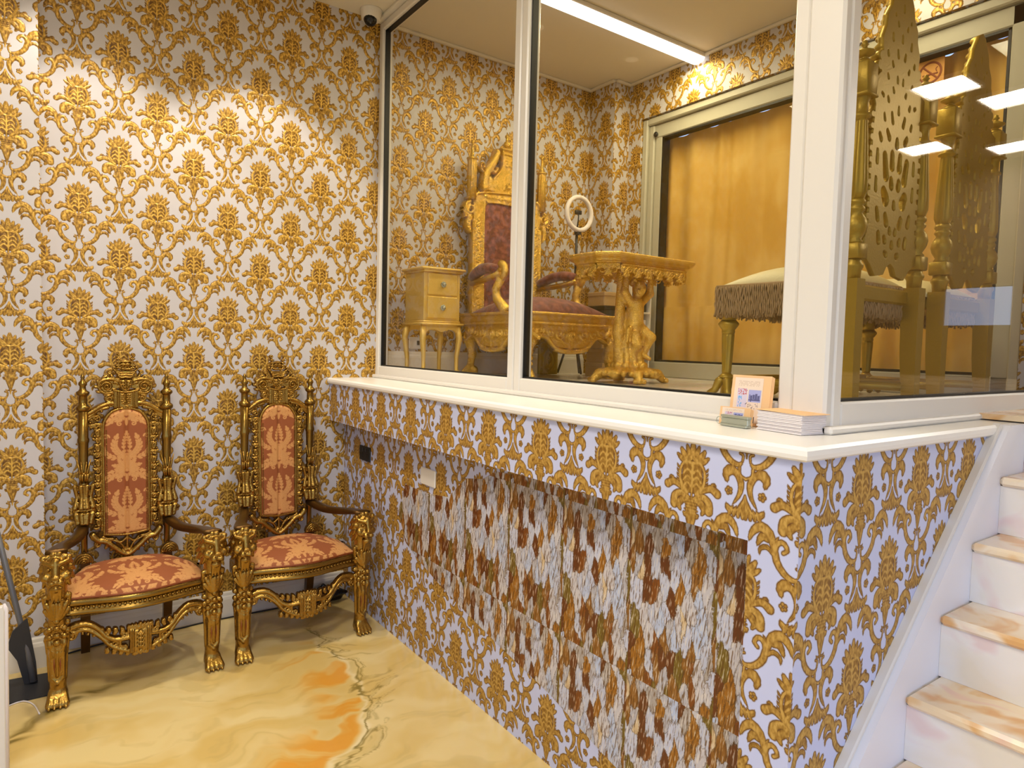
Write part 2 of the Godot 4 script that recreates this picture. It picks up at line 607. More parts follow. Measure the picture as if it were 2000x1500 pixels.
func damask_drawing() -> Cv:
	# one repeat of the paper: two half-dropped motifs; a column is 1 wide, a drop 3 high, y runs down
	var c := Cv.new(Vector2(0, 0), Vector2(2, 3), 1.0 / 200.0, true)
	for s in [Vector2(0, 0), Vector2(1, 1.5)]:
		c.shift = s
		# crown
		c.leaf([Vector2(0, 0.3), Vector2(0, 0.15), Vector2(0, 0)], 0.07, 0.8, 6)
		c.leaf([Vector2(0.02, 0.32), Vector2(0.08, 0.2), Vector2(0.13, 0.06)], 0.058, 0.7, 6)
		c.leaf([Vector2(0.05, 0.36), Vector2(0.16, 0.26), Vector2(0.25, 0.12)], 0.07, 0.75, 6)
		c.leaf([Vector2(0.1, 0.38), Vector2(0.22, 0.31), Vector2(0.33, 0.23)], 0.055, 0.7, 6)
		# bulb
		c.cap(Vector2(0.05, 0.46), 0.15, Vector2(0.06, 0.7), 0.16, 0.35)
		c.stroke([Vector2(0.02, 0.36), Vector2(0.15, 0.35), Vector2(0.24, 0.48), Vector2(0.235, 0.68), Vector2(0.1, 0.86)], 0.028, 0.04, 0.9, 10)
		for k in 3:
			c.stroke([Vector2(0.02, 0.52 + 0.11 * k), Vector2(0.1, 0.47 + 0.11 * k), Vector2(0.18, 0.55 + 0.11 * k)], 0.028, 0.02, 0.9, 6)
		c.stroke([Vector2(0, 0.36), Vector2(0, 0.9)], 0.03, 0.02, 1.0, 4)
		for k in 4: c.leaf([Vector2(0.25, 0.46 + 0.075 * k), Vector2(0.29, 0.45 + 0.075 * k), Vector2(0.315, 0.4 + 0.075 * k)], 0.022, 0.5, 4)
		# wings
		c.stroke([Vector2(0.1, 0.86), Vector2(0.24, 0.765), Vector2(0.38, 0.715), Vector2(0.5, 0.775)], 0.045, 0.075, 0.75, 10, 0.5)
		c.stroke([Vector2(0.08, 0.93), Vector2(0.22, 0.88), Vector2(0.34, 0.95), Vector2(0.35, 1.08)], 0.05, 0.085, 0.9, 10, 0.5)
		c.leaf([Vector2(0.06, 0.96), Vector2(0.18, 0.98), Vector2(0.26, 1.08), Vector2(0.2, 1.18)], 0.07, 0.6, 8)
		c.leaf([Vector2(0.34, 0.72), Vector2(0.42, 0.64), Vector2(0.48, 0.67)], 0.03, 0.5, 5)
		# seed head and stem
		for j in 5:
			for i in 4: c.dot(Vector2(0.035 * i + (0.017 if j % 2 else 0.0), 0.98 + 0.05 * j), 0.02, 0.8)
		c.cap(Vector2(0, 1.02), 0.12, Vector2(0, 1.14), 0.11, 0.4)
		c.leaf([Vector2(0, 1.18), Vector2(0.1, 1.22), Vector2(0.15, 1.18)], 0.05, 0.6, 5)
		c.cap(Vector2(0, 1.2), 0.125, Vector2(0, 1.5), 0.035, 0.7, 0.4)
		c.cap(Vector2(0, 1.5), 0.03, Vector2(0, 1.63), 0.012, 0.6)
		c.leaf([Vector2(0, 1.53), Vector2(0.07, 1.54), Vector2(0.11, 1.5)], 0.022, 0.6, 4)
		# arms of acanthus
		c.leaf([Vector2(0.07, 1.69), Vector2(0.13, 1.75), Vector2(0.28, 1.71), Vector2(0.42, 1.56), Vector2(0.48, 1.36), Vector2(0.58, 1.18), Vector2(0.75, 1.13), Vector2(0.87, 1.22), Vector2(0.87, 1.33)], 0.06, 0.8, 18)
		c.leaf([Vector2(0.5, 1.38), Vector2(0.54, 1.2), Vector2(0.7, 1.1), Vector2(0.84, 1.2), Vector2(0.9, 1.36)], 0.08, 0.85, 10)
		c.leaf([Vector2(0.55, 1.28), Vector2(0.68, 1.24), Vector2(0.76, 1.4)], 0.065, 0.6, 6)
		c.stroke([Vector2(0.47, 1.45), Vector2(0.44, 1.3), Vector2(0.34, 1.25), Vector2(0.27, 1.34), Vector2(0.33, 1.4)], 0.052, 0.034, 0.8, 9)
		c.leaf([Vector2(0.45, 1.4), Vector2(0.46, 1.28), Vector2(0.41, 1.18)], 0.035, 0.6, 5)
		c.leaf([Vector2(0.46, 1.5), Vector2(0.58, 1.38), Vector2(0.7, 1.42), Vector2(0.71, 1.52)], 0.042, 0.6, 8)
		c.stroke([Vector2(0.07, 1.69), Vector2(0.06, 1.6), Vector2(0.11, 1.57)], 0.022, 0.026, 0.7, 5)
		c.stroke([Vector2(0.12, 1.78), Vector2(0.1, 1.9), Vector2(0, 1.95)], 0.028, 0.028, 0.7, 6)
		c.dot(Vector2(0.12, 1.8), 0.035, 0.7)
		for k in 6:
			var e := Vector2(0.2 + 0.055 * k, 1.77 - 0.075 * k)
			c.leaf([e, e + Vector2(0.04, 0.0), e + Vector2(0.065, -0.04)], 0.022, 0.6, 4)
		# the pair of scrolls under it
		c.leaf([Vector2(0.3, 1.96), Vector2(0.3, 1.86), Vector2(0.17, 1.87), Vector2(0.08, 2.02), Vector2(0.1, 2.2), Vector2(0.22, 2.38)], 0.064, 0.75, 12)
		c.leaf([Vector2(0.14, 1.9), Vector2(0.26, 1.84), Vector2(0.35, 1.92), Vector2(0.32, 2.05)], 0.085, 0.7, 7)
		for k in 5: c.dot(Vector2(0.29, 2.17) + Vector2.from_angle(k * TAU / 5) * 0.04, 0.034, 0.7)
		# the fan
		c.cap(Vector2(0, 2.22), 0.012, Vector2(0.06, 2.42), 0.075, 0.6, 0.5)
		c.stroke([Vector2(0, 2.2), Vector2(0.06, 2.36), Vector2(0.17, 2.46), Vector2(0.31, 2.4)], 0.02, 0.03, 0.8, 8)
		for k in 4: c.leaf([Vector2(0.02 + 0.06 * k, 2.38), Vector2(0.03 + 0.075 * k, 2.5), Vector2(0.02 + 0.085 * k, 2.57 - 0.012 * k)], 0.045, 0.7, 4)
		c.leaf([Vector2(0.22, 2.46), Vector2(0.3, 2.45), Vector2(0.33, 2.36)], 0.04, 0.7, 5)
	return c
func damask_texture(c: Cv, ground: Color, dark: Color, light: Color, line: Color, line_w: float, seed_: int) -> Array:
	# [colour print, relief and gilding mask]
	var a := PackedByteArray()
	a.resize(c.w * c.h * 3)
	var b := PackedByteArray()
	b.resize(c.w * c.h)
	var n := FastNoiseLite.new()
	n.seed = seed_
	n.frequency = 0.045
	n.fractal_octaves = 2
	for j in c.h:
		for i in c.w:
			var at := j * c.w + i
			var s := c.S[at]
			var col := ground
			var hgt := 0.0
			if s > 0.0:
				var h := c.H[at]
				hgt = minf(1.0, s * 22.0) * (0.45 + 0.55 * h)
				col = dark.lerp(light, clampf(h * 1.15 - 0.1 + n.get_noise_2d(i * 1.6, j * 0.8) * 0.55, 0.0, 1.0))
				if s < line_w: col = col.lerp(line, 0.7)
			elif line_w > 0.0 and s > -0.01: col = ground.lerp(line, 0.25)
			a[at * 3] = int(clampf(col.r, 0, 1) * 255)
			a[at * 3 + 1] = int(clampf(col.g, 0, 1) * 255)
			a[at * 3 + 2] = int(clampf(col.b, 0, 1) * 255)
			b[at] = int(hgt * 255)
	var im := Image.create_from_data(c.w, c.h, false, Image.FORMAT_RGB8, a)
	var im2 := Image.create_from_data(c.w, c.h, false, Image.FORMAT_L8, b)
	return [ImageTexture.create_from_image(im), ImageTexture.create_from_image(im2)]
func paper(tex: Array, x0: float, u: float, v0: float, v: float, rough: float, gilt: float, bump: float, flip := 1.0) -> StandardMaterial3D:
	# texture coordinates come in metres; the motif's tip lies at (x0, v0)
	var m := plain(Color.WHITE, rough)
	m.albedo_texture = tex[0]
	m.uv1_scale = Vector3(flip / (2.0 * u), 1.0 / v, 1)
	m.uv1_offset = Vector3(-flip * x0 / (2.0 * u), v0 / v, 0)
	if gilt > 0.0:
		m.metallic = gilt
		m.metallic_texture = tex[1]
		m.metallic_texture_channel = BaseMaterial3D.TEXTURE_CHANNEL_RED
	m.heightmap_enabled = true
	m.heightmap_texture = tex[1]
	m.heightmap_scale = bump
	return m
func scrambled_texture(c: Cv) -> ImageTexture:
	# stand-in for a garbled stretch of the lower wall: upright ragged flakes of brown, ochre, grey and white
	var a := PackedByteArray()
	a.resize(c.w * c.h * 3)
	var n := FastNoiseLite.new()
	n.seed = 11
	n.noise_type = FastNoiseLite.TYPE_CELLULAR
	n.cellular_return_type = FastNoiseLite.RETURN_CELL_VALUE
	n.cellular_jitter = 1.0
	n.frequency = 0.03
	n.fractal_type = FastNoiseLite.FRACTAL_NONE
	n.domain_warp_enabled = true
	n.domain_warp_amplitude = 26.0
	n.domain_warp_frequency = 0.03
	n.domain_warp_fractal_octaves = 3
	var n2 := FastNoiseLite.new()
	n2.seed = 23
	n2.frequency = 0.02
	n2.fractal_octaves = 3
	var tones := [Color(0.76, 0.77, 0.83), Color(0.7, 0.69, 0.7), Color(0.5, 0.27, 0.05), Color(0.74, 0.75, 0.8), Color(0.62, 0.4, 0.1), Color(0.66, 0.62, 0.58), Color(0.45, 0.36, 0.1), Color(0.78, 0.76, 0.76), Color(0.4, 0.2, 0.05), Color(0.82, 0.72, 0.55), Color(0.72, 0.76, 0.84), Color(0.55, 0.36, 0.12)]
	for j in c.h:
		for i in c.w:
			var y := j * 0.36 + i * 0.1
			var v := n.get_noise_2d(i, y)
			var ve := n.get_noise_2d(i + 2.0, y + 0.5)
			var s := n2.get_noise_2d(i * 5.0 + j * 0.6, j * 0.7)
			var col: Color = tones[posmod(int((v + 1.0) * 97.0), tones.size())]
			if s > 0.2: col = col.lerp(Color(0.36, 0.22, 0.07), clampf((s - 0.2) * 3.0, 0, 0.7))
			elif s < -0.22: col = col.lerp(Color(0.88, 0.84, 0.78), clampf((-0.22 - s) * 3.0, 0, 0.7))
			if v != ve: col = col.lerp(Color(0.25, 0.17, 0.09), 0.55)
			var at := (j * c.w + i) * 3
			a[at] = int(col.r * 255)
			a[at + 1] = int(col.g * 255)
			a[at + 2] = int(col.b * 255)
	return ImageTexture.create_from_image(Image.create_from_data(c.w, c.h, false, Image.FORMAT_RGB8, a))
func resin_texture(w: int, h: int, size: Vector2, mode: int) -> ImageTexture:
	# poured resin: pale ground with drifting veins; mode 0 the floor, 1 a tread, 2 a riser
	var a := PackedByteArray()
	a.resize(w * h * 3)
	var n := FastNoiseLite.new()
	n.seed = 5 + mode
	n.frequency = 1.0
	n.fractal_octaves = 4
	var n2 := FastNoiseLite.new()
	n2.seed = 31 + mode
	n2.frequency = 1.0
	n2.fractal_octaves = 3
	var bank := [Vector2(1.19, 0.42), Vector2(1.2, 0.6), Vector2(1.215, 0.85), Vector2(1.245, 1.1), Vector2(1.21, 1.32), Vector2(1.09, 1.48), Vector2(0.93, 1.6), Vector2(0.8, 1.8), Vector2(0.75, 2.2)]
	for j in h:
		for i in w:
			var p := Vector2(i * size.x / w, j * size.y / h)
			var wq := Vector2(n.get_noise_2d(p.x * 1.6, p.y * 1.6), n.get_noise_2d(p.x * 1.6 + 50, p.y * 1.6 + 9))
			var q := p + wq * 0.2
			var v := n2.get_noise_2d(q.x * 1.3, q.y * 3.2)
			var v2 := n2.get_noise_2d(q.x * 3.0 + 70, q.y * 9.0)
			var col: Color
			if mode == 0:
				col = Color(0.84, 0.72, 0.43).lerp(Color(0.89, 0.8, 0.56), clampf(v * 1.2 + 0.5, 0, 1))
				col = col.lerp(Color(0.72, 0.63, 0.38), clampf((v2 - 0.22) * 1.0, 0, 0.25))
				# the orange river along its green-brown bank, and a dark drift by the left throne (floor metres, x from -1)
				var f := Vector2(p.x - 1.0, p.y) + wq * 0.09
				if f.x > 0.5 and f.x < 1.6 and f.y > 0.3 and f.y < 2.2:
					var d := 9.0
					for k in bank.size() - 1:
						var e := Geometry2D.get_closest_point_to_segment(f, bank[k], bank[k + 1])
						var q2 := f.distance_to(e)
						if q2 < absf(d): d = q2 if (bank[k + 1] - bank[k]).cross(f - e) < 0.0 else -q2
					var on := smoothstep(0.5, 0.75, f.y) * smoothstep(2.1, 1.6, f.y)
					var o := smoothstep(-0.015, -0.045, d) * smoothstep(-0.3, -0.08, d) * clampf(0.62 + v * 1.6 + v2 * 1.4, 0.0, 1.0)
					col = col.lerp(Color(0.87, 0.6, 0.2), clampf(o * on, 0, 0.88))
					col = col.lerp(Color(0.93, 0.87, 0.7), 0.6 * on * exp(-pow((d + 0.012 + v2 * 0.03) / 0.012, 2.0)))
					var ln := exp(-pow((d - 0.012 - v2 * 0.05) / 0.006, 2.0)) + 0.8 * exp(-pow((d - 0.04 - v2 * 0.12) / 0.007, 2.0)) + 0.35 * exp(-pow((d - 0.075 - v2 * 0.2) / 0.014, 2.0))
					col = col.lerp(Color(0.42, 0.36, 0.14), clampf(ln * 0.65 * smoothstep(0.3, 0.5, f.y), 0, 0.7))
				var e2 := (f - Vector2(-0.1, 0.84)).dot(Vector2(0.69, 0.72))
				col = col.lerp(Color(0.4, 0.33, 0.12), clampf(exp(-pow(e2 / 0.035, 2.0)) * (0.6 + v2 * 1.6) * smoothstep(0.4, 0.1, f.x), 0, 0.7))
			elif mode == 1:
				var v3 := n2.get_noise_2d(q.x * 5.0, q.y * 1.5)
				col = Color(0.94, 0.84, 0.68).lerp(Color(0.96, 0.9, 0.8), clampf(v * 2.0 + 0.5, 0, 1))
				col = col.lerp(Color(0.86, 0.62, 0.34), clampf((v3 + v2 * 0.4 - 0.02) * 2.0, 0, 0.8))
				col = col.lerp(Color(0.9, 0.7, 0.64), clampf((-v3 - 0.25) * 2.5, 0, 0.5))
			else:
				col = Color(0.9, 0.86, 0.78).lerp(Color(0.93, 0.91, 0.88), clampf(v * 2.0 + 0.5, 0, 1))
				col = col.lerp(Color(0.88, 0.73, 0.71), clampf((v + v2 * 0.3 - 0.2) * 2.0, 0, 0.5))
			var at := (j * w + i) * 3
			a[at] = int(col.r * 255)
			a[at + 1] = int(col.g * 255)
			a[at + 2] = int(col.b * 255)
	return ImageTexture.create_from_image(Image.create_from_data(w, h, false, Image.FORMAT_RGB8, a))
func resin(t: ImageTexture, size: Vector2, off: Vector2) -> StandardMaterial3D:
	var m := plain(Color.WHITE, 0.22)
	m.albedo_texture = t
	m.uv1_scale = Vector3(1.0 / size.x, 1.0 / size.y, 1)
	m.uv1_offset = Vector3(-off.x / size.x, -off.y / size.y, 0)
	m.clearcoat_enabled = true
	m.clearcoat = 0.35
	m.clearcoat_roughness = 0.12
	return m
func brocade_texture() -> ImageTexture:
	# rust ground with a pale gold leaf pattern; one repeat is 1 wide and 1.2 high, y down
	var c := Cv.new(Vector2(0, 0), Vector2(1, 1.2), 1.0 / 220.0, true)
	for s in [Vector2(0.5, 0.15), Vector2(0.5, 0.75)]:
		c.shift = s
		if s.y < 0.5:
			# palmette
			for k in 5:
				var e := Vector2.from_angle(-PI / 2 + 0.42 * k + 0.12)
				c.frond([e * 0.05, e * 0.14 + Vector2(0, 0.005 * k), e * (0.26 + 0.02 * k) + Vector2(0, 0.03 * k)], 0.026, 0.08, 1, 5)
			c.dot(Vector2(0, 0.0), 0.045, 1)
			c.frond([Vector2(0.03, 0.08), Vector2(0.16, 0.13), Vector2(0.3, 0.09), Vector2(0.4, 0.17)], 0.025, 0.07, 1, 6)
			c.curl(Vector2(0.13, 0.2), 0.055, -PI / 2, 1.1, 0.018, 1)
			c.leaf([Vector2(0, 0.08), Vector2(0, 0.17), Vector2(0, 0.25)], 0.035, 1, 6)
		else:
			# lyre of two sprays
			c.frond([Vector2(0.04, 0.3), Vector2(0.16, 0.22), Vector2(0.24, 0.06), Vector2(0.18, -0.14)], 0.03, 0.105, 1, 8)
			c.frond([Vector2(0.03, 0.28), Vector2(0.06, 0.1), Vector2(0.04, -0.06), Vector2(0.0, -0.2)], 0.024, 0.055, 1, 7)
			c.frond([Vector2(0.05, 0.32), Vector2(0.24, 0.33), Vector2(0.4, 0.22), Vector2(0.44, 0.08)], 0.028, 0.085, 1, 7)
			c.curl(Vector2(0.38, -0.12), 0.06, PI, 1.1, 0.018, 1)
			c.dot(Vector2(0, 0.32), 0.04, 1)
	var a := PackedByteArray()
	a.resize(c.w * c.h * 3)
	for j in c.h:
		for i in c.w:
			var at := j * c.w + i
			var g := Color(0.6, 0.32, 0.13)
			if c.S[at] > 0.0: g = Color(0.74, 0.47, 0.24).lerp(Color(0.85, 0.62, 0.36), c.H[at])
			if (i + j) % 3 == 0: g = g.darkened(0.12)
			a[at * 3] = int(g.r * 255)
			a[at * 3 + 1] = int(g.g * 255)
			a[at * 3 + 2] = int(g.b * 255)
	return ImageTexture.create_from_image(Image.create_from_data(c.w, c.h, false, Image.FORMAT_RGB8, a))

func make_materials() -> void:
	var dr := damask_drawing()
	var gold := damask_texture(dr, Color(0.78, 0.76, 0.76), Color(0.4, 0.26, 0.03), Color(0.88, 0.7, 0.3), Color(0.6, 0.42, 0.12), 0.0, 3)
	var ochre := damask_texture(dr, Color(0.78, 0.8, 0.92), Color(0.5, 0.34, 0.07), Color(0.78, 0.62, 0.3), Color(0.38, 0.24, 0.08), 0.014, 4)  # same damask as the back wall, cool daylight put into its colours
	M.paper_back = paper(gold, 0.1875, 0.1756, 2.8914, 0.5228, 0.42, 0.45, 0.28)
	M.paper_pier = paper(gold, -0.093, 0.1756, 2.653, 0.5228, 0.42, 0.45, 0.28)
	M.paper_side = paper(gold, 0.18, 0.1756, 2.8914, 0.5228, 0.42, 0.45, 0.28)
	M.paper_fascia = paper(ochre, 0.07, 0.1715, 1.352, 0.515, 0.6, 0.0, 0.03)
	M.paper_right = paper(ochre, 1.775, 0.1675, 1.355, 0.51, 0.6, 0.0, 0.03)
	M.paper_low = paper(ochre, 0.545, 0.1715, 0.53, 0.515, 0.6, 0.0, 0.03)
	M.scrambled = paper([scrambled_texture(dr), null], 0.1, 0.1715, 0.53, 0.515, 0.5, 0.0, 0.0)
	M.scrambled.heightmap_enabled = false
	M.white = plain(Color(0.88, 0.86, 0.82), 0.35)
	M.cream = plain(Color(0.9, 0.87, 0.8), 0.5)
	M.sill = plain(Color(0.96, 0.95, 0.92), 0.25)
	M.board = plain(Color(0.92, 0.92, 0.94), 0.4)
	M.ceiling = plain(Color(0.86, 0.83, 0.76), 0.8)
	M.gasket = plain(Color(0.03, 0.03, 0.03), 0.5)
	M.greywood = plain(Color(0.72, 0.7, 0.62), 0.5)
	var g := StandardMaterial3D.new()
	g.albedo_color = Color(0.3, 0.23, 0.06, 0.24)
	g.transparency = BaseMaterial3D.TRANSPARENCY_ALPHA
	g.roughness = 0.02
	g.metallic_specular = 0.38
	M.glass = g
	M.clear = g.duplicate()
	M.clear.albedo_color = Color(0.6, 0.6, 0.55, 0.04)
	M.plaster = plain(Color(0.8, 0.78, 0.74), 0.8)
	M.dimmed_plaster = plain(Color(0.42, 0.36, 0.28), 0.7)  # unseen landing plaster, darkened to weaken its reflection in the panes
	M.floor = resin(resin_texture(800, 1000, Vector2(4, 5), 0), Vector2(4, 5), Vector2(-1, 0))
	M.floor2 = resin(resin_texture(320, 320, Vector2(1.6, 1.6), 2), Vector2(1.6, 1.6), Vector2(0, 0))
	M.tread = resin(resin_texture(400, 400, Vector2(1.3, 1.3), 1), Vector2(1.3, 1.3), Vector2(1.75, 3.0))
	M.riser = resin(resin_texture(320, 320, Vector2(1.3, 1.3), 2), Vector2(1.3, 1.3), Vector2(3.15, 0.1))
	M.gold = carved(Color(0.63, 0.49, 0.22), 0.26, 9.0, 0.12)
	M.goldsmooth = carved(Color(0.56, 0.44, 0.2), 0.24, 9.0, 0.03)
	M.darkgold = carved(Color(0.38, 0.27, 0.12), 0.35, 9.0, 0.03, 0.8)
	M.bole = plain(Color(0.5, 0.24, 0.07), 0.45, 0.3)
	M.leafgold = carved(Color(0.9, 0.75, 0.36), 0.24, 14.0, 0.45, 0.85)
	M.oldgold = carved(Color(0.7, 0.58, 0.2), 0.42, 9.0, 0.04, 0.55)
	M.brocade = plain(Color.WHITE, 0.7)
	M.brocade.albedo_texture = brocade_texture()
	M.brocade.uv1_scale = Vector3(4.2, 3.5, 1)
	M.brocade.uv1_offset = Vector3(0.5, 0.35, 0)
	M.brocade.rim_enabled = true
	M.brocade.rim = 0.1
	M.velvet = plain(Color.WHITE, 0.75)
	M.velvet.albedo_texture = noise_tex(0.02, 12, [[0.25, Color(0.38, 0.16, 0.13)], [0.5, Color(0.46, 0.21, 0.17)], [0.75, Color(0.56, 0.31, 0.25)]])
	M.velvet.uv1_triplanar = true
	M.velvet.uv1_scale = Vector3.ONE * 3.0
	M.velvet.rim_enabled = true
	M.velvet.rim = 0.6
	M.curtain = plain(Color.WHITE, 0.7)
	M.curtain.albedo_texture = noise_tex(0.012, 4, [[0.3, Color(0.9, 0.72, 0.28)], [0.7, Color(0.96, 0.82, 0.44)]])
	M.curtain.uv1_triplanar = true
	M.curtain.uv1_scale = Vector3(0.8, 0.5, 0.8)
	M.curtain.backlight_enabled = true
	M.curtain.backlight = Color(0.7, 0.5, 0.14)
	M.dark = plain(Color(0.07, 0.07, 0.075), 0.5)
	M.darkgrey = plain(Color(0.17, 0.17, 0.18), 0.55)
	M.paperwhite = plain(Color(0.9, 0.87, 0.86), 0.8)
	M.peach = plain(Color(0.93, 0.76, 0.55), 0.8)
	M.satin = plain(Color(0.87, 0.82, 0.62), 0.5)
	M.satin.heightmap_enabled = true
	M.satin.heightmap_texture = noise_tex(0.05, 9, [])
	M.satin.heightmap_scale = 0.1
	M.satin.uv1_triplanar = true
	M.satin.uv1_scale = Vector3.ONE * 5.0
	M.fringe = plain(Color(0.66, 0.54, 0.36), 0.6)
	M.silver = plain(Color(0.7, 0.72, 0.66), 0.3, 0.6)
	M.cardboard = plain(Color(0.72, 0.6, 0.42), 0.8)
	M.gloss = plain(Color(0.04, 0.04, 0.05), 0.15)
	M.steelgrey = plain(Color(0.4, 0.4, 0.41), 0.4, 0.3)
	M.ink = plain(Color(0.1, 0.11, 0.2), 0.7)

func wall(lo: Vector3, hi: Vector3) -> Sh:
	return Sh.new(false).box(lo, hi, 0.0)
func shell() -> void:
	struct("floor", wall(Vector3(-1.6, -0.1, 0.0), Vector3(3.95, 0.0, 7.1)).box(Vector3(3.95, -0.1, 3.0), Vector3(8.1, 0.0, 7.1), 0.0), M.floor, "glossy poured resin floor in cream and gold with an orange swirl", "floor")
	struct("ceiling", wall(Vector3(-1.7, CEIL, -0.2), Vector3(3.95, CEIL + 0.1, 7.1)), M.ceiling, "plain cream painted ceiling", "ceiling")
	struct("ceiling_landing", wall(Vector3(3.95, CEIL, 3.0), Vector3(8.1, CEIL + 0.1, 7.1)), M.dimmed_plaster, "ceiling over the unseen upper landing, darkened to dim its reflection", "ceiling")
	struct("wall_back", wall(Vector3(0.03, 0.0, -0.12), Vector3(3.95, CEIL, 0.0)), M.paper_back, "back wall papered with embossed gold damask on pale grey", "wall")
	struct("wall_pier", wall(Vector3(-1.6, 0.0, -0.12), Vector3(0.03, CEIL, 0.155)), M.paper_pier, "brightly lit papered pier left of the thrones standing forward of the wall", "wall")
	struct("wall_landing", wall(Vector3(3.75, 0.0, 3.02), Vector3(8.1, CEIL, 3.14)), M.dimmed_plaster, "plain wall along the upper landing", "wall")
	struct("wall_left", wall(Vector3(-1.72, 0.0, -0.12), Vector3(-1.6, CEIL, 3.0)).box(Vector3(-1.72, 0.0, 3.0), Vector3(-1.6, 0.45, 6.6), 0.0).box(Vector3(-1.72, 2.9, 3.0), Vector3(-1.6, CEIL, 6.6), 0.0).box(Vector3(-1.72, 0.0, 6.6), Vector3(-1.6, CEIL, 7.1), 0.0), M.plaster, "unseen side wall of the hall with a wide opening added for daylight", "wall")  # opening added out of view so cool daylight reaches the half wall
	struct("wall_right", wall(Vector3(8.0, 0.0, 2.9), Vector3(8.12, 1.95, 7.1)).box(Vector3(8.0, 1.95, 2.9), Vector3(8.12, CEIL, 4.55), 0.0).box(Vector3(8.0, 1.95, 5.2), Vector3(8.12, CEIL, 7.1), 0.0).box(Vector3(8.0, 2.35, 4.55), Vector3(8.12, CEIL, 5.2), 0.0), M.dimmed_plaster, "plain end wall of the upper landing with a small opening", "wall")
	# unseen front wall behind the camera, its wide opening added to let daylight in
	struct("wall_front", wall(Vector3(-1.6, 0.0, 7.0), Vector3(-0.9, CEIL, 7.12)).box(Vector3(2.6, 0.0, 7.0), Vector3(8.1, CEIL, 7.12), 0.0).box(Vector3(-0.9, 0.0, 7.0), Vector3(2.6, 0.4, 7.12), 0.0).box(Vector3(-0.9, 3.0, 7.0), Vector3(2.6, CEIL, 7.12), 0.0), M.plaster, "unseen front wall of the hall with a wide opening added for daylight", "wall")
	var base := func(a: Vector3, b: Vector3, called: String, label: String) -> void:
		# a skirting board with a stepped, rounded top along a wall from a to b
		var d := (b - a)
		var prof := PackedVector2Array([Vector2(0, 0), Vector2(0.022, 0), Vector2(0.022, 0.105), Vector2(0.017, 0.12), Vector2(0.012, 0.126), Vector2(0.009, 0.14), Vector2(0.003, 0.148), Vector2(0, 0.148)])
		var z := d.normalized()
		var bs := Basis(Vector3.UP.cross(z), Vector3.UP, z)
		struct(called, Sh.new(false).ext(prof, 0.0, d.length(), Transform3D(bs, a)), M.cream, label, "baseboard")
	base.call(Vector3(1.588, 0.0, 0.0), Vector3(0.03, 0.0, 0.0), "baseboard_back", "white moulded skirting board behind the thrones")
	base.call(Vector3(0.03, 0.0, 0.155), Vector3(-1.6, 0.0, 0.155), "baseboard_pier", "white moulded skirting board on the pier behind the dustpan")
	base.call(Vector3(3.56, FLOOR2, 0.0), Vector3(1.86, FLOOR2, 0.0), "baseboard_inner", "white skirting board of the glazed room behind the nightstand")
	# the room behind the glass
	struct("floor_upper", wall(Vector3(1.86, FLOOR2 - 0.1, 0.0), Vector3(3.95, FLOOR2, 2.955)), M.floor2, "pale resin floor of the glazed room", "floor")
	struct("wall_corner", wall(Vector3(3.565, FLOOR2, 0.0), Vector3(3.95, CEIL, 0.275)), M.paper_side, "papered corner pier behind the ring light", "wall")
	struct("wall_inner", wall(Vector3(3.725, FLOOR2, 0.275), Vector3(3.95, CEIL, 0.4)).box(Vector3(3.725, 3.325, 0.4), Vector3(3.95, CEIL, 3.02), 0.0).box(Vector3(3.725, FLOOR2, 2.86), Vector3(3.95, 3.325, 3.02), 0.0), M.paper_side, "papered wall over and beside the curtained window", "wall")
	# pale coving line round the room behind the glass
	struct("trim_2", Sh.new(false).box(Vector3(1.8, CEIL - 0.02, 0.0), Vector3(3.57, CEIL, 0.03), 0.006).box(Vector3(3.535, CEIL - 0.02, 0.03), Vector3(3.565, CEIL, 0.28), 0.006).box(Vector3(3.565, CEIL - 0.02, 0.275), Vector3(3.7, CEIL, 0.305), 0.006).box(Vector3(3.695, CEIL - 0.02, 0.275), Vector3(3.725, CEIL, 3.0), 0.006), M.ceiling, "thin plaster trim where ceiling and papered walls meet behind the glass", "trim")

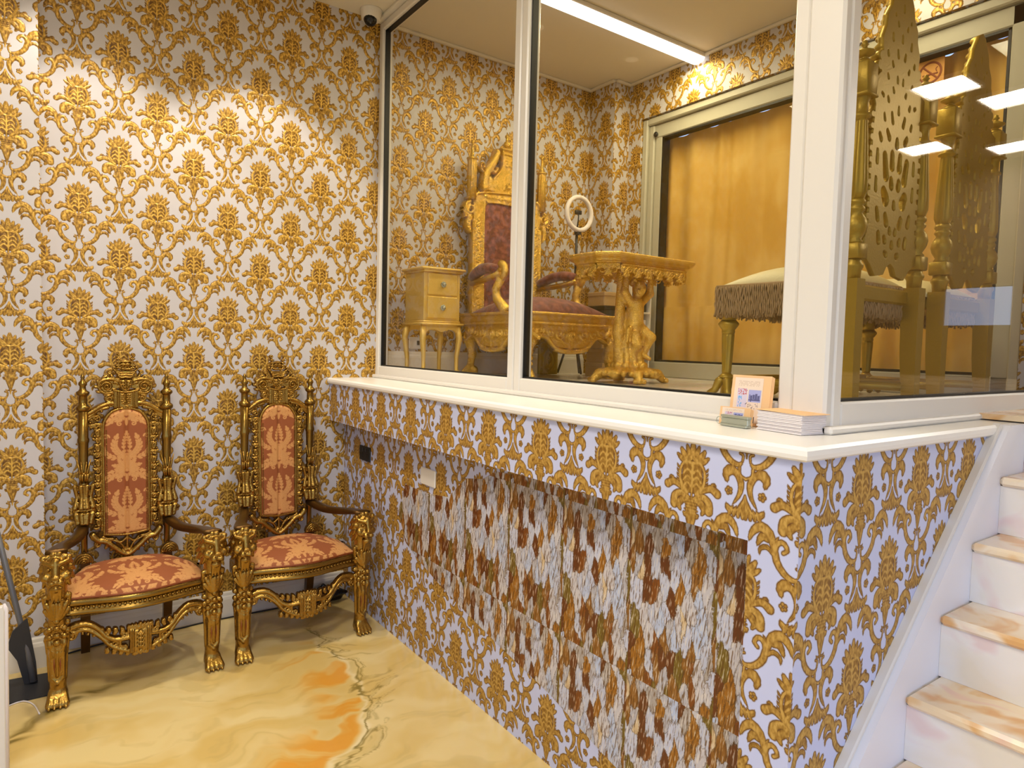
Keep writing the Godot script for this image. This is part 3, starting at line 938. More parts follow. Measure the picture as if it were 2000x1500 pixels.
func partition() -> void:
	struct("wall_partition", wall(Vector3(1.588, 0.0, 0.0), Vector3(1.66, 1.3, 3.0)), M.paper_low, "recessed lower wall under the glazing, its damask recoloured for cool daylight", "wall")
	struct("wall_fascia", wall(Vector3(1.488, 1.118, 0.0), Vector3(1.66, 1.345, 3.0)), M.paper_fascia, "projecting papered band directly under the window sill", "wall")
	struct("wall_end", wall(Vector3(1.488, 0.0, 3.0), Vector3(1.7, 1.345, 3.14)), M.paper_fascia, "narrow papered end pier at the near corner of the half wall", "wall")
	struct("wall_stair", wall(Vector3(1.4885, 0.0, 3.11), Vector3(4.2, 1.345, 3.1405)), M.paper_right, "papered half wall beside the stair, its damask tinted lavender for cool daylight", "wall")
	# added thin sheet of ragged flakes, standing in for a garbled stretch of wall
	var poly := PackedVector2Array()
	for p in [[2.98, 0.08], [2.98, 1.11], [2.55, 1.112], [2.1, 1.11], [1.95, 1.09], [1.7, 1.07], [1.6, 1.02], [1.47, 1.0], [1.3, 0.88], [1.1, 0.86], [0.86, 0.86], [0.78, 0.7], [0.88, 0.55], [1.02, 0.5], [1.2, 0.45], [1.42, 0.4], [1.62, 0.36], [1.85, 0.32], [2.1, 0.28], [2.4, 0.2], [2.7, 0.14]]:
		poly.append(Vector2(p[0], p[1]))
	struct("wall_patch", Sh.new(false).ext(poly, 0.0, 0.002, Transform3D(Basis(Vector3.UP, -PI / 2), Vector3(1.588, 0, 0))), M.scrambled, "added sheet of ragged brown and white flakes over a garbled stretch of the lower wall", "wall")
	# the sill with a rounded front edge, round the corner
	var s := Sh.new()
	var prof := [Vector2(1.95, 1.345), Vector2(1.48, 1.345), Vector2(1.474, 1.35), Vector2(1.472, 1.36), Vector2(1.474, 1.372), Vector2(1.482, 1.38), Vector2(1.95, 1.381)]
	var r0 := PackedVector3Array()
	var r1 := PackedVector3Array()
	var r2 := PackedVector3Array()
	for p in prof:
		r0.append(Vector3(p.x, p.y, 0.0))
		r1.append(Vector3(p.x, p.y, 3.16 - (p.x - 1.472)))
		r2.append(Vector3(3.0, p.y, 3.16 - (p.x - 1.472)))
	s = Sh.new(false)
	s.loft([r2, r1, r0], true)
	struct("window_sill", s, M.sill, "long white window sill running round the corner of the half wall", "window sill")
	plate_socket("wall_socket", Vector3(1.588, 0.905, 0.335), 0.15, M.dark, "black double wall socket near the back corner under the sill", true)
	plate_socket("blank_plate", Vector3(1.588, 0.9, 1.115), 0.15, M.white, "square white blank wall plate on the recessed wall", false)
func plate_socket(called: String, at: Vector3, w: float, m: Material, label: String, holes: bool) -> void:
	var t := thing(called, label, "wall socket", at)
	obj("plate", Sh.new(false).box(Vector3(-0.01, 0.0, -w / 2), Vector3(0.0, 0.086, w / 2), 0.004), m, t)
	if holes:
		for k in [-1.0, 1.0]:
			obj("switch", Sh.new(false).box(Vector3(-0.014, 0.055, k * 0.02 - 0.008), Vector3(-0.009, 0.075, k * 0.02 + 0.008), 0.002), M.darkgrey, t)
			obj("outlet", Sh.new(false).box(Vector3(-0.012, 0.016, k * 0.042 - 0.02), Vector3(-0.009, 0.05, k * 0.042 + 0.02), 0.001), M.gasket, t)

func pane_frame(called: String, a: Vector3, along: Vector3, inward: Vector3, len: float, y0: float, y1: float, t: float, bottom: float, label: String) -> Node3D:
	# one glazed light: white stepped frame bars, black gasket and a pane; «a» is its lower outer start
	var w := thing(called, label, "window", a)
	w.set_meta("kind", "structure")
	var b := Basis(along, Vector3.UP, along.cross(Vector3.UP))
	var sg := 1.0 if b.z.dot(inward) > 0.0 else -1.0
	var bar := func(x0: float, x1: float, ya: float, yb: float, n := "frame_bar") -> void:
		obj(n, Sh.new(false).box(Vector3(x0, ya, minf(0.0, sg * 0.07)), Vector3(x1, yb, maxf(0.0, sg * 0.07)), 0.006, Transform3D(b, Vector3())), M.white, w)
	bar.call(0.0, t, 0.0, y1 - y0, "frame_bar")
	bar.call(len - t, len, 0.0, y1 - y0, "frame_bar")
	bar.call(t, len - t, 0.0, bottom, "frame_bar")
	bar.call(t, len - t, y1 - y0 - t, y1 - y0, "frame_bar")
	var g := Sh.new(false)
	var q := 0.007
	for e in [[t, t + q, bottom, y1 - y0 - t], [len - t - q, len - t, bottom, y1 - y0 - t], [t, len - t, bottom, bottom + q], [t, len - t, y1 - y0 - t - q, y1 - y0 - t]]:
		g.box(Vector3(e[0], e[2], minf(sg * 0.018, sg * 0.05)), Vector3(e[1], e[3], maxf(sg * 0.018, sg * 0.05)), 0.0, Transform3D(b, Vector3()))
	obj("gasket", g, M.gasket, w)
	var p := Sh.new(false)
	var z := sg * 0.034
	p.quad(b * Vector3(t, bottom, z), b * Vector3(len - t, bottom, z), b * Vector3(len - t, y1 - y0 - t, z), b * Vector3(t, y1 - y0 - t, z))
	obj("pane", p, M.glass, w)
	return w
func windows() -> void:
	# the pane's edges: 0.10..1.48 and 1.58..2.87 along the half wall
	pane_frame("window_1", Vector3(1.787, 1.381, 0.0), Vector3(0, 0, 1), Vector3(1, 0, 0), 1.525, 1.381, 3.6, 0.048, 0.076, "white framed fixed window next to the back wall, nightstand behind it")
	pane_frame("window_2", Vector3(1.787, 1.381, 1.53), Vector3(0, 0, 1), Vector3(1, 0, 0), 1.39, 1.381, 3.6, 0.048, 0.078, "white framed large window left of the corner post")
	pane_frame("window_3", Vector3(1.81, 1.381, 3.03), Vector3(1, 0, 0), Vector3(0, 0, -1), 1.95, 1.381, 3.6, 0.046, 0.086, "white framed window right of the corner post, tall chairs behind it")
	struct("trim_1", Sh.new(false).box(Vector3(1.78, 1.381, 2.92), Vector3(1.85, 3.6, 3.025), 0.008), M.white, "square white corner post between the two glazed sides", "corner post")
	struct("trim_3", Sh.new(false).box(Vector3(1.765, 1.381, 0.0), Vector3(1.8, 1.402, 3.04), 0.006).box(Vector3(1.765, 1.381, 3.02), Vector3(3.7, 1.402, 3.055), 0.006), M.white, "slim white bead along the foot of the window frames", "trim")
	struct("trim_4", Sh.new(false).box(Vector3(1.755, 3.6, 0.0), Vector3(1.86, CEIL, 3.05), 0.004).box(Vector3(1.755, 3.6, 2.96), Vector3(3.75, CEIL, 3.05), 0.004), M.white, "white head rail of the glazing under the ceiling", "trim")
func far_window() -> void:
	# the white window behind the glass with orange curtains
	var w := thing("window_4", "wide white framed window covered by orange curtains, behind the glazing", "window", Vector3(3.74, FLOOR2, 0.4))
	w.set_meta("kind", "structure")
	var bar := func(y0: float, y1: float, z0: float, z1: float, x0: float, x1: float, n: String) -> void:
		obj(n, Sh.new(false).box(Vector3(x0, y0, z0), Vector3(x1, y1, z1), 0.008), M.greywood, w)
	bar.call(0.0, 1.915, 0.0, 0.05, 0.0, 0.06, "casing")
	bar.call(1.865, 1.915, 0.05, 2.46, 0.0, 0.06, "casing")
	bar.call(0.0, 1.915, 2.41, 2.46, 0.0, 0.06, "casing")
	bar.call(0.0, 1.865, 0.05, 0.1, 0.02, 0.09, "frame_bar")
	bar.call(0.1, 1.8, 0.1, 0.17, 0.035, 0.1, "frame_bar")
	bar.call(1.765, 1.865, 0.05, 2.41, 0.03, 0.1, "frame_bar")
	bar.call(0.0, 0.115, 0.05, 2.41, 0.03, 0.1, "frame_bar")
	bar.call(0.0, 1.865, 2.33, 2.41, 0.03, 0.1, "frame_bar")
	var g := Sh.new(false)
	for e in [[0.115, 1.765, 0.17, 0.185], [0.115, 0.127, 0.17, 2.33], [1.753, 1.765, 0.17, 2.33], [0.115, 1.765, 2.318, 2.33]]:
		g.box(Vector3(0.034, e[0], e[2]), Vector3(0.1, e[1], e[3]), 0.0)
	obj("gasket", g, M.gasket, w)
	var p := Sh.new(false)
	p.quad(Vector3(0.09, 0.12, 0.175), Vector3(0.09, 0.12, 2.325), Vector3(0.09, 1.76, 2.325), Vector3(0.09, 1.76, 0.175))
	obj("pane", p, M.clear, w)
	obj("catch", Sh.new().ball(Vector3(0.015, 1.79, 0.12), Vector3(0.012, 0.02, 0.02)), M.dark, w)
	# curtains: a pleated sheet with a seam two thirds down
	var rng := RandomNumberGenerator.new()
	rng.seed = 8
	for part in [[1.926, 3.185], [1.525, 1.9255]]:
		var s := Sh.new()
		var rows := 14
		var cols := 330
		var ph := rng.randf() * 6.0
		var grid := []
		for j in rows + 1:
			var y: float = lerpf(part[0], part[1], float(j) / rows)
			var row := PackedVector3Array()
			for i in cols + 1:
				var z := 0.43 + 2.4 * i / cols
				var amp := 0.013 + 0.008 * sin(z * 7.3 + ph) + 0.003 * sin(z * 23.0 + y)
				var x := 3.866 + amp * sin(z * 38.0 + 2.0 * sin(z * 9.0 + ph) + 0.5 * sin(y * 2.0 + z * 4.0)) + 0.004 * sin(z * 17.0 + y * 1.3)
				row.append(Vector3(x + (0.0 if part[0] < 1.6 else 0.035), y, z))
			grid.append(row)
		for j in rows:
			for i in cols:
				var a: Vector3 = grid[j][i]
				var b: Vector3 = grid[j][i + 1]
				var c: Vector3 = grid[j + 1][i + 1]
				var d: Vector3 = grid[j + 1][i]
				s.quad(a, b, c, d)
				var t := Vector3(0.0015, 0, 0)
				s.quad(b + t, a + t, d + t, c + t)
		var o := obj("curtain", s, M.curtain)
		tag(o, "long orange pleated curtain panel hanging in the inner window above the seam" if part[0] > 1.6 else "short orange curtain panel under the seam at the foot of the inner window", "curtain")

func stairs() -> void:
	var t := thing("staircase", "steep stair with marbled resin treads rising right of the papered half wall", "stairs", Vector3(0, 0, 0))
	t.set_meta("kind", "structure")
	for k in 7:
		# tread tops at 0.645 + 0.19 k, noses at 1.99 + 0.197 k
		var x := 1.99 + 0.197 * (k - 3)
		var y := 0.645 + 0.1895 * (k - 3)
		if y < 0.0: continue
		var s := Sh.new(false)
		s.box(Vector3(x, y - 0.03, 3.185), Vector3(x + 0.24, y, 4.3), 0.009)
		obj("tread", s, M.tread, t)
		obj("riser", Sh.new(false).box(Vector3(x + 0.014, maxf(0.0, y - 0.1895), 3.185), Vector3(x + 0.03, y - 0.03, 4.29), 0.001), M.riser, t)
	var x7 := 1.99 + 0.197 * 4
	obj("riser", Sh.new(false).box(Vector3(x7 + 0.014, 1.17, 3.185), Vector3(x7 + 0.03, 1.385, 4.29), 0.001), M.riser, t)
	struct("landing", wall(Vector3(x7 + 0.005, 1.385, 3.045), Vector3(8.0, 1.405, 7.0)), M.tread, "tan landing at the head of the stair level with the sill", "landing")
	var st := func(x: float) -> float: return 0.53 + 0.948 * (x - 1.742)
	var poly := PackedVector2Array([Vector2(1.3, -0.0), Vector2(1.3, st.call(1.3) - 0.01), Vector2(2.63, st.call(2.63) - 0.01), Vector2(2.655, 1.38), Vector2(2.792, 1.38), Vector2(2.792, 0.0)])
	struct("trim_5", Sh.new(false).ext(poly, 3.141, 3.185), M.board, "white painted stair string along the papered half wall", "stair string")
	var cap := PackedVector2Array([Vector2(1.3, st.call(1.3) - 0.008), Vector2(1.3, st.call(1.3) + 0.014), Vector2(2.63, st.call(2.63) + 0.014), Vector2(2.63, st.call(2.63) - 0.008)])
	struct("trim_6", Sh.new(false).ext(cap, 3.141, 3.167, Transform3D.IDENTITY, 0.004), M.white, "slanting white capping strip on top of the stair string", "trim")

func lion_leg() -> ArrayMesh:
	# paw, shank with raised ribs, cluster of bosses and leaves, lion's head looking forward (+z)
	var f := Fd.new(Vector3(-0.085, -0.006, -0.085), Vector3(0.085, 0.71, 0.13), 0.0037)
	for tx in [-0.026, -0.009, 0.009, 0.026]:
		f.cap(Vector3(tx * 0.8, 0.05, 0.01), Vector3(tx * 1.15, 0.018, 0.046), 0.016, 0.0155, 0.006)
		f.cap(Vector3(tx * 1.15, 0.012, 0.056), Vector3(tx * 1.17, 0.008, 0.066), 0.009, 0.005, 0.004)
	f.cap(Vector3(0, 0.036, -0.012), Vector3(0, 0.1, -0.004), 0.036, 0.03, 0.015)
	f.cap(Vector3(0, 0.1, -0.004), Vector3(0, 0.25, 0), 0.03, 0.034, 0.01)
	for sx in [-1.0, 1.0]:
		f.cap(Vector3(sx * 0.021, 0.24, 0.024), Vector3(sx * 0.019, 0.125, 0.021), 0.008, 0.0075, 0.003)
		f.cap(Vector3(sx * 0.019, 0.125, 0.021), Vector3(0, 0.103, 0.027), 0.0075, 0.0075, 0.004)
		f.cap(Vector3(sx * 0.034, 0.24, 0.0), Vector3(sx * 0.03, 0.11, -0.002), 0.0065, 0.006, 0.004)
	f.cap(Vector3(0, 0.24, 0.034), Vector3(0, 0.135, 0.03), 0.006, 0.005, 0.003)
	f.cap(Vector3(0, 0.24, 0), Vector3(0, 0.49, 0), 0.034, 0.034, 0.01)
	# lower leaves and bosses
	for sx in [-1.0, 0.0, 1.0]: f.cap(Vector3(sx * 0.026, 0.285, 0.024), Vector3(sx * 0.014, 0.225, 0.03), 0.013, 0.005, 0.004)
	f.caps(Vector3(0.034, 0.3, 0.005), Vector3(0.036, 0.235, 0.0), 0.014, 0.006, 0.004)
	for k in 4: f.ball(Vector3(0, 0.285 + 0.031 * k, 0.037), 0.0145 - 0.001 * k, 0.003)
	for k in 3:
		f.both(Vector3(0.026, 0.275 + 0.034 * k, 0.026), 0.0135, 0.003)
		f.both(Vector3(0.037, 0.29 + 0.034 * k, 0.0), 0.013, 0.003)
		f.both(Vector3(0.028, 0.28 + 0.034 * k, -0.026), 0.014, 0.004)
	# acanthus under the beard
	f.cap(Vector3(0, 0.395, 0.036), Vector3(0, 0.455, 0.043), 0.012, 0.009, 0.004)
	f.caps(Vector3(0.006, 0.395, 0.036), Vector3(0.02, 0.47, 0.04), 0.01, 0.008, 0.003)
	f.caps(Vector3(0.01, 0.395, 0.034), Vector3(0.036, 0.455, 0.028), 0.01, 0.01, 0.003)
	f.caps(Vector3(0.014, 0.388, 0.03), Vector3(0.042, 0.425, 0.022), 0.009, 0.009, 0.003)
	f.caps(Vector3(0.034, 0.4, 0.0), Vector3(0.044, 0.48, 0.01), 0.01, 0.012, 0.004)
	# head
	f.ball(Vector3(0, 0.605, 0.018), 0.053, 0.01, Vector3(0.98, 1.25, 1))
	f.cap(Vector3(0, 0.605, 0.0), Vector3(0, 0.6, -0.05), 0.05, 0.04, 0.012)
	f.cap(Vector3(0, 0.49, 0), Vector3(0, 0.56, 0), 0.036, 0.045, 0.015)
	f.ball(Vector3(0, 0.566, 0.062), 0.029, 0.01, Vector3(1.15, 0.85, 1))
	f.both(Vector3(0.0145, 0.56, 0.084), 0.0155, 0.005, Vector3(1, 0.85, 1))
	f.cap(Vector3(0, 0.588, 0.084), Vector3(0, 0.645, 0.064), 0.012, 0.016, 0.008)
	f.cap(Vector3(-0.008, 0.584, 0.095), Vector3(0.008, 0.584, 0.095), 0.0075, 0.0075, 0.004)
	f.caps(Vector3(0.012, 0.634, 0.07), Vector3(0.042, 0.643, 0.05), 0.0105, 0.009, 0.004)
	f.both(Vector3(0.036, 0.578, 0.05), 0.021, 0.007)
	f.both(Vector3(0.025, 0.615, 0.074), 0.0115, 0.004, Vector3(1.2, 0.8, 1), true)
	f.both(Vector3(0.025, 0.615, 0.066), 0.0085, 0.002)
	f.cap(Vector3(-0.026, 0.541, 0.086), Vector3(0, 0.549, 0.1), 0.006, 0.006, 0.003, true)
	f.cap(Vector3(0.026, 0.541, 0.086), Vector3(0, 0.549, 0.1), 0.006, 0.006, 0.003, true)
	f.ball(Vector3(0, 0.53, 0.07), 0.0155, 0.005)
	for sx in [-1.0, 0.0, 1.0]: f.cap(Vector3(sx * 0.012, 0.528, 0.066), Vector3(sx * 0.014, 0.468, 0.05), 0.013, 0.004, 0.004)
	for k in 7:
		var a := deg_to_rad(78.0 - 24.0 * k)
		var p := Vector3(cos(a) * 0.05, 0.605 + sin(a) * 0.066, 0.034 - 0.002 * k)
		f.caps(p, p + Vector3(cos(a) * 0.013, sin(a) * 0.02 - 0.022, -0.012), 0.0125, 0.005, 0.003)
		p = Vector3(cos(a) * 0.049, 0.6 + sin(a) * 0.07, 0.002)
		f.caps(p, p + Vector3(cos(a) * 0.016, sin(a) * 0.015 - 0.026, -0.022), 0.014, 0.006, 0.003)
	f.both(Vector3(0.046, 0.655, 0.036), 0.0125, 0.004)
	return f.mesh().mesh()
func scroll_capital() -> Fd:
	# the gilt paw that holds the slim post
	var f := Fd.new(Vector3(-0.055, 0.64, -0.05), Vector3(0.055, 0.87, 0.06), 0.0036)
	f.cap(Vector3(0, 0.69, 0), Vector3(0, 0.85, 0), 0.022, 0.013, 0.006)
	for sx in [-1.0, -0.33, 0.33, 1.0]:
		var x: float = sx * 0.021
		var z := 0.028 - absf(sx) * 0.014
		f.cap(Vector3(x * 1.3, 0.856, z * 0.85), Vector3(x * 0.95, 0.8, z * 0.85), 0.0085, 0.0065, 0.002)
		f.cap(Vector3(x * 0.95, 0.8, z * 0.85), Vector3(x * 1.3, 0.748, z + 0.006), 0.0065, 0.0095, 0.002)
		f.cap(Vector3(x * 1.2, 0.718, z + 0.006), Vector3(x * 0.95, 0.67, z + 0.012), 0.0095, 0.0075, 0.002)
	f.cap(Vector3(-0.03, 0.734, 0.018), Vector3(0.03, 0.734, 0.018), 0.0075, 0.0075, 0.003)
	f.cap(Vector3(-0.028, 0.718, 0.02), Vector3(0.028, 0.718, 0.02), 0.006, 0.006, 0.003)
	f.both(Vector3(0.031, 0.7, 0.0), 0.015, 0.005)
	return f
func sprig() -> Sh:
	# prongs of a leaf spray tied round the slim post
	var s := Sh.new()
	for q in [[-0.03, 0.09], [-0.012, 0.075], [0.012, 0.075], [0.03, 0.09]]:
		s.tube([Vector3(q[0] * 0.35, 0.9, 0.021), Vector3(q[0] * 0.55, 0.93, 0.026), Vector3(q[0], 0.9 + q[1], 0.024)], [0.005, 0.006, 0.002], 6)
		s.tube([Vector3(q[0] * 0.5, 0.925, 0.02), Vector3(q[0] * 0.55, 0.9, 0.026), Vector3(q[0] * 0.3, 0.868, 0.022)], [0.006, 0.007, 0.003], 6)
	s.ball(Vector3(0, 0.915, 0.022), Vector3(0.013, 0.009, 0.008))
	return s
func throne_back() -> Cv:
	var c := Cv.new(Vector2(-0.2, 0.465), Vector2(0.2, 1.285), 0.0026)
	# moulding round the panel
	var arch := [Vector2(0.1, 0.6), Vector2(0.1, 0.75), Vector2(0.101, 0.95), Vector2(0.101, 1.13), Vector2(0.092, 1.18), Vector2(0.068, 1.215), Vector2(0.035, 1.232), Vector2(0, 1.236)]
	c.stroke(arch, 0.0085, 0.0095, 0.013, 26)
	c.stroke([Vector2(0, 0.588), Vector2(0.05, 0.592), Vector2(0.1, 0.6)], 0.008, 0.008, 0.012, 6)
	# pierced side strips
	for k in 7:
		var y := 0.645 + 0.075 * k
		c.cap(Vector2(0.112, y), 0.0055, Vector2(0.14, y + 0.004), 0.0055, 0.009)
		c.cap(Vector2(0.124, y + 0.008), 0.012, Vector2(0.127, y + 0.024), 0.0155, 0.016, 0.5)
		c.cap(Vector2(0.114, y + 0.037), 0.004, Vector2(0.139, y + 0.037), 0.0045, 0.01)
		c.curl(Vector2(0.127, y + 0.053), 0.0135, 0.5 if k % 2 else 3.6, 1.0 if k % 2 else -1.0, 0.0062, 0.014)
		c.leaf([Vector2(0.118, y - 0.004), Vector2(0.134, y - 0.014), Vector2(0.149, y - 0.004)], 0.008, 0.01, 5)
		c.leaf([Vector2(0.11, y + 0.062), Vector2(0.13, y + 0.066), Vector2(0.148, y + 0.056)], 0.008, 0.01, 5)
	c.stroke([Vector2(0.112, 0.62), Vector2(0.1115, 0.9), Vector2(0.112, 1.16)], 0.0045, 0.0045, 0.007, 6)
	# shoulders
	c.stroke([Vector2(0.186, 1.165), Vector2(0.186, 1.21)], 0.009, 0.01, 0.014, 3)
	c.stroke([Vector2(0.186, 1.205), Vector2(0.15, 1.222), Vector2(0.115, 1.247), Vector2(0.075, 1.262), Vector2(0.056, 1.262)], 0.014, 0.012, 0.017, 10)
	c.stroke([Vector2(0.184, 1.186), Vector2(0.15, 1.205), Vector2(0.12, 1.23), Vector2(0.08, 1.24)], 0.009, 0.009, 0.012, 8)
	c.stroke([Vector2(0.183, 1.165), Vector2(0.16, 1.185), Vector2(0.135, 1.212)], 0.007, 0.006, 0.01, 5)
	for k in 4: c.dot(Vector2(0.155 - 0.016 * k, 1.168 + 0.018 * k), 0.0075, 0.013)
	c.curl(Vector2(0.126, 1.185), 0.017, 0.3, 1.2, 0.006, 0.013)
	c.curl(Vector2(0.15, 1.147), 0.013, 3.5, -1.2, 0.005, 0.012)
	c.leaf([Vector2(0.125, 1.13), Vector2(0.142, 1.15), Vector2(0.168, 1.155)], 0.009, 0.012, 6)
	c.plate([Vector2(0.192, 1.16), Vector2(0.192, 1.215), Vector2(0.15, 1.228), Vector2(0.115, 1.252), Vector2(0.075, 1.27), Vector2(0.045, 1.266), Vector2(0.06, 1.245), Vector2(0.1, 1.236), Vector2(0.13, 1.212), Vector2(0.16, 1.18)], 0.007)
	# scrolled foot under the panel
	c.stroke([Vector2(0.15, 0.6), Vector2(0.128, 0.572), Vector2(0.095, 0.562), Vector2(0.06, 0.53), Vector2(0.02, 0.494), Vector2(0, 0.485)], 0.0165, 0.013, 0.018, 12)
	c.curl(Vector2(0.143, 0.592), 0.015, -1.4, 1.2, 0.0065, 0.014)
	c.curl(Vector2(0.128, 0.552), 0.015, 1.2, -1.3, 0.006, 0.013)
	c.leaf([Vector2(0.11, 0.59), Vector2(0.09, 0.573), Vector2(0.055, 0.575)], 0.012, 0.013, 6)
	for k in 4: c.leaf([Vector2(0.09 - 0.022 * k, 0.552 - 0.017 * k), Vector2(0.092 - 0.022 * k, 0.535 - 0.015 * k), Vector2(0.1 - 0.024 * k, 0.524 - 0.012 * k)], 0.009, 0.012, 4)
	c.stroke([Vector2(0.0, 0.575), Vector2(0.03, 0.55), Vector2(0.05, 0.57)], 0.007, 0.006, 0.011, 5)
	c.stroke([Vector2(0.012, 0.51), Vector2(0.03, 0.545), Vector2(0.075, 0.57)], 0.007, 0.006, 0.011, 5)
	c.stroke([Vector2(0, 0.59), Vector2(0, 0.49)], 0.0055, 0.009, 0.012, 4)
	for k in 5: c.dot(Vector2(0, 0.5) + Vector2.from_angle(k * TAU / 5) * 0.011, 0.008, 0.015)
	return c
func throne_crest() -> Cv:
	var c := Cv.new(Vector2(-0.14, 1.23), Vector2(0.14, 1.53), 0.0024)
	# drape with a chequered shield
	c.plate([Vector2(0, 1.235), Vector2(0.056, 1.235), Vector2(0.053, 1.332), Vector2(0, 1.332)], 0.013)
	for x in [0.052, 0.044, 0.033]: c.stroke([Vector2(x, 1.24), Vector2(x - 0.001, 1.325)], 0.0048, 0.0045, 0.02, 3)
	c.stroke([Vector2(0, 1.318), Vector2(0.028, 1.322), Vector2(0.056, 1.33)], 0.006, 0.006, 0.02, 5)
	c.plate([Vector2(0, 1.25), Vector2(0.02, 1.256), Vector2(0.024, 1.31), Vector2(0, 1.31)], 0.017)
	for j in 5:
		for i in 3: c.dot(Vector2(0.004 + 0.0075 * i, 1.262 + 0.0105 * j), 0.0042, 0.023 if (i + j) % 2 else 0.019)
	c.leaf([Vector2(0.0, 1.25), Vector2(0.008, 1.243), Vector2(0.012, 1.234)], 0.006, 0.02, 4)
	# small upper shield
	c.plate([Vector2(0, 1.325), Vector2(0.021, 1.345), Vector2(0.029, 1.384), Vector2(0, 1.386)], 0.016)
	c.stroke([Vector2(0, 1.326), Vector2(0.02, 1.343), Vector2(0.03, 1.384)], 0.0035, 0.0035, 0.021, 6)
	for p in [Vector2(0.007, 1.372), Vector2(0.017, 1.37), Vector2(0.006, 1.357), Vector2(0.016, 1.356), Vector2(0.005, 1.342)]: c.dot(p, 0.0042, 0.022)
	c.stroke([Vector2(0.03, 1.386), Vector2(0.044, 1.388), Vector2(0.062, 1.4)], 0.006, 0.005, 0.014, 5)
	c.plate([Vector2(0.02, 1.34), Vector2(0.03, 1.385), Vector2(0.07, 1.39), Vector2(0.105, 1.38), Vector2(0.12, 1.35), Vector2(0.105, 1.315), Vector2(0.085, 1.3), Vector2(0.085, 1.27), Vector2(0.07, 1.25), Vector2(0.05, 1.245), Vector2(0.05, 1.33)], 0.006)
	# wings of foliage
	c.stroke([Vector2(0.03, 1.375), Vector2(0.07, 1.385), Vector2(0.11, 1.375), Vector2(0.118, 1.345), Vector2(0.098, 1.315), Vector2(0.06, 1.318)], 0.009, 0.008, 0.015, 14)
	c.curl(Vector2(0.083, 1.348), 0.024, 0.2, 1.3, 0.0075, 0.019)
	for k in 6:
		var a := deg_to_rad(150.0 - 40.0 * k)
		var p := Vector2(0.085, 1.35) + Vector2.from_angle(a) * Vector2(0.034, 0.03)
		c.leaf([p, p + Vector2.from_angle(a + 0.3) * 0.014, p + Vector2.from_angle(a + 0.9) * 0.024], 0.0085, 0.014, 5)
	c.leaf([Vector2(0.075, 1.385), Vector2(0.08, 1.4), Vector2(0.1, 1.405)], 0.0065, 0.012, 5)
	c.leaf([Vector2(0.06, 1.385), Vector2(0.062, 1.405), Vector2(0.075, 1.42)], 0.0085, 0.013, 5)
	c.curl(Vector2(0.07, 1.418), 0.012, 2.4, -1.2, 0.0052, 0.013)
	c.curl(Vector2(0.074, 1.285), 0.019, 1.8, -1.3, 0.0075, 0.015)
	c.curl(Vector2(0.067, 1.255), 0.014, 1.0, 1.2, 0.006, 0.013)
	c.leaf([Vector2(0.055, 1.31), Vector2(0.08, 1.312), Vector2(0.1, 1.3)], 0.008, 0.013, 6)
	# helm and crown
	for k in 3: c.stroke([Vector2(0, 1.395 + 0.012 * k), Vector2(0.02 + 0.005 * k, 1.393 + 0.013 * k), Vector2(0.032 + 0.008 * k, 1.402 + 0.014 * k)], 0.007, 0.006, 0.017 - 0.002 * k, 5)
	for k in 4: c.dot(Vector2(0.012 + 0.012 * k, 1.438 + 0.002 * k), 0.0068, 0.015)
	c.stroke([Vector2(0, 1.436), Vector2(0.016, 1.436)], 0.006, 0.006, 0.014, 2)
	c.stroke([Vector2(0.048, 1.43), Vector2(0.056, 1.44), Vector2(0.05, 1.45)], 0.005, 0.004, 0.012, 4)
	c.plate([Vector2(0, 1.445), Vector2(0.021, 1.445), Vector2(0.017, 1.482), Vector2(0, 1.484)], 0.012)
	c.stroke([Vector2(0, 1.46), Vector2(0.02, 1.461)], 0.005, 0.005, 0.017, 2)
	c.stroke([Vector2(0, 1.474), Vector2(0.019, 1.475)], 0.005, 0.005, 0.016, 2)
	c.stroke([Vector2(0.032, 1.442), Vector2(0.03, 1.47), Vector2(0.032, 1.495)], 0.0065, 0.005, 0.013, 6)
	for y in [1.455, 1.472, 1.488]: c.cap(Vector2(0.024, y), 0.005, Vector2(0.04, y), 0.0052, 0.013)
	c.curl(Vector2(0.033, 1.508), 0.0105, -1.4, 1.0, 0.0048, 0.013)
	return c
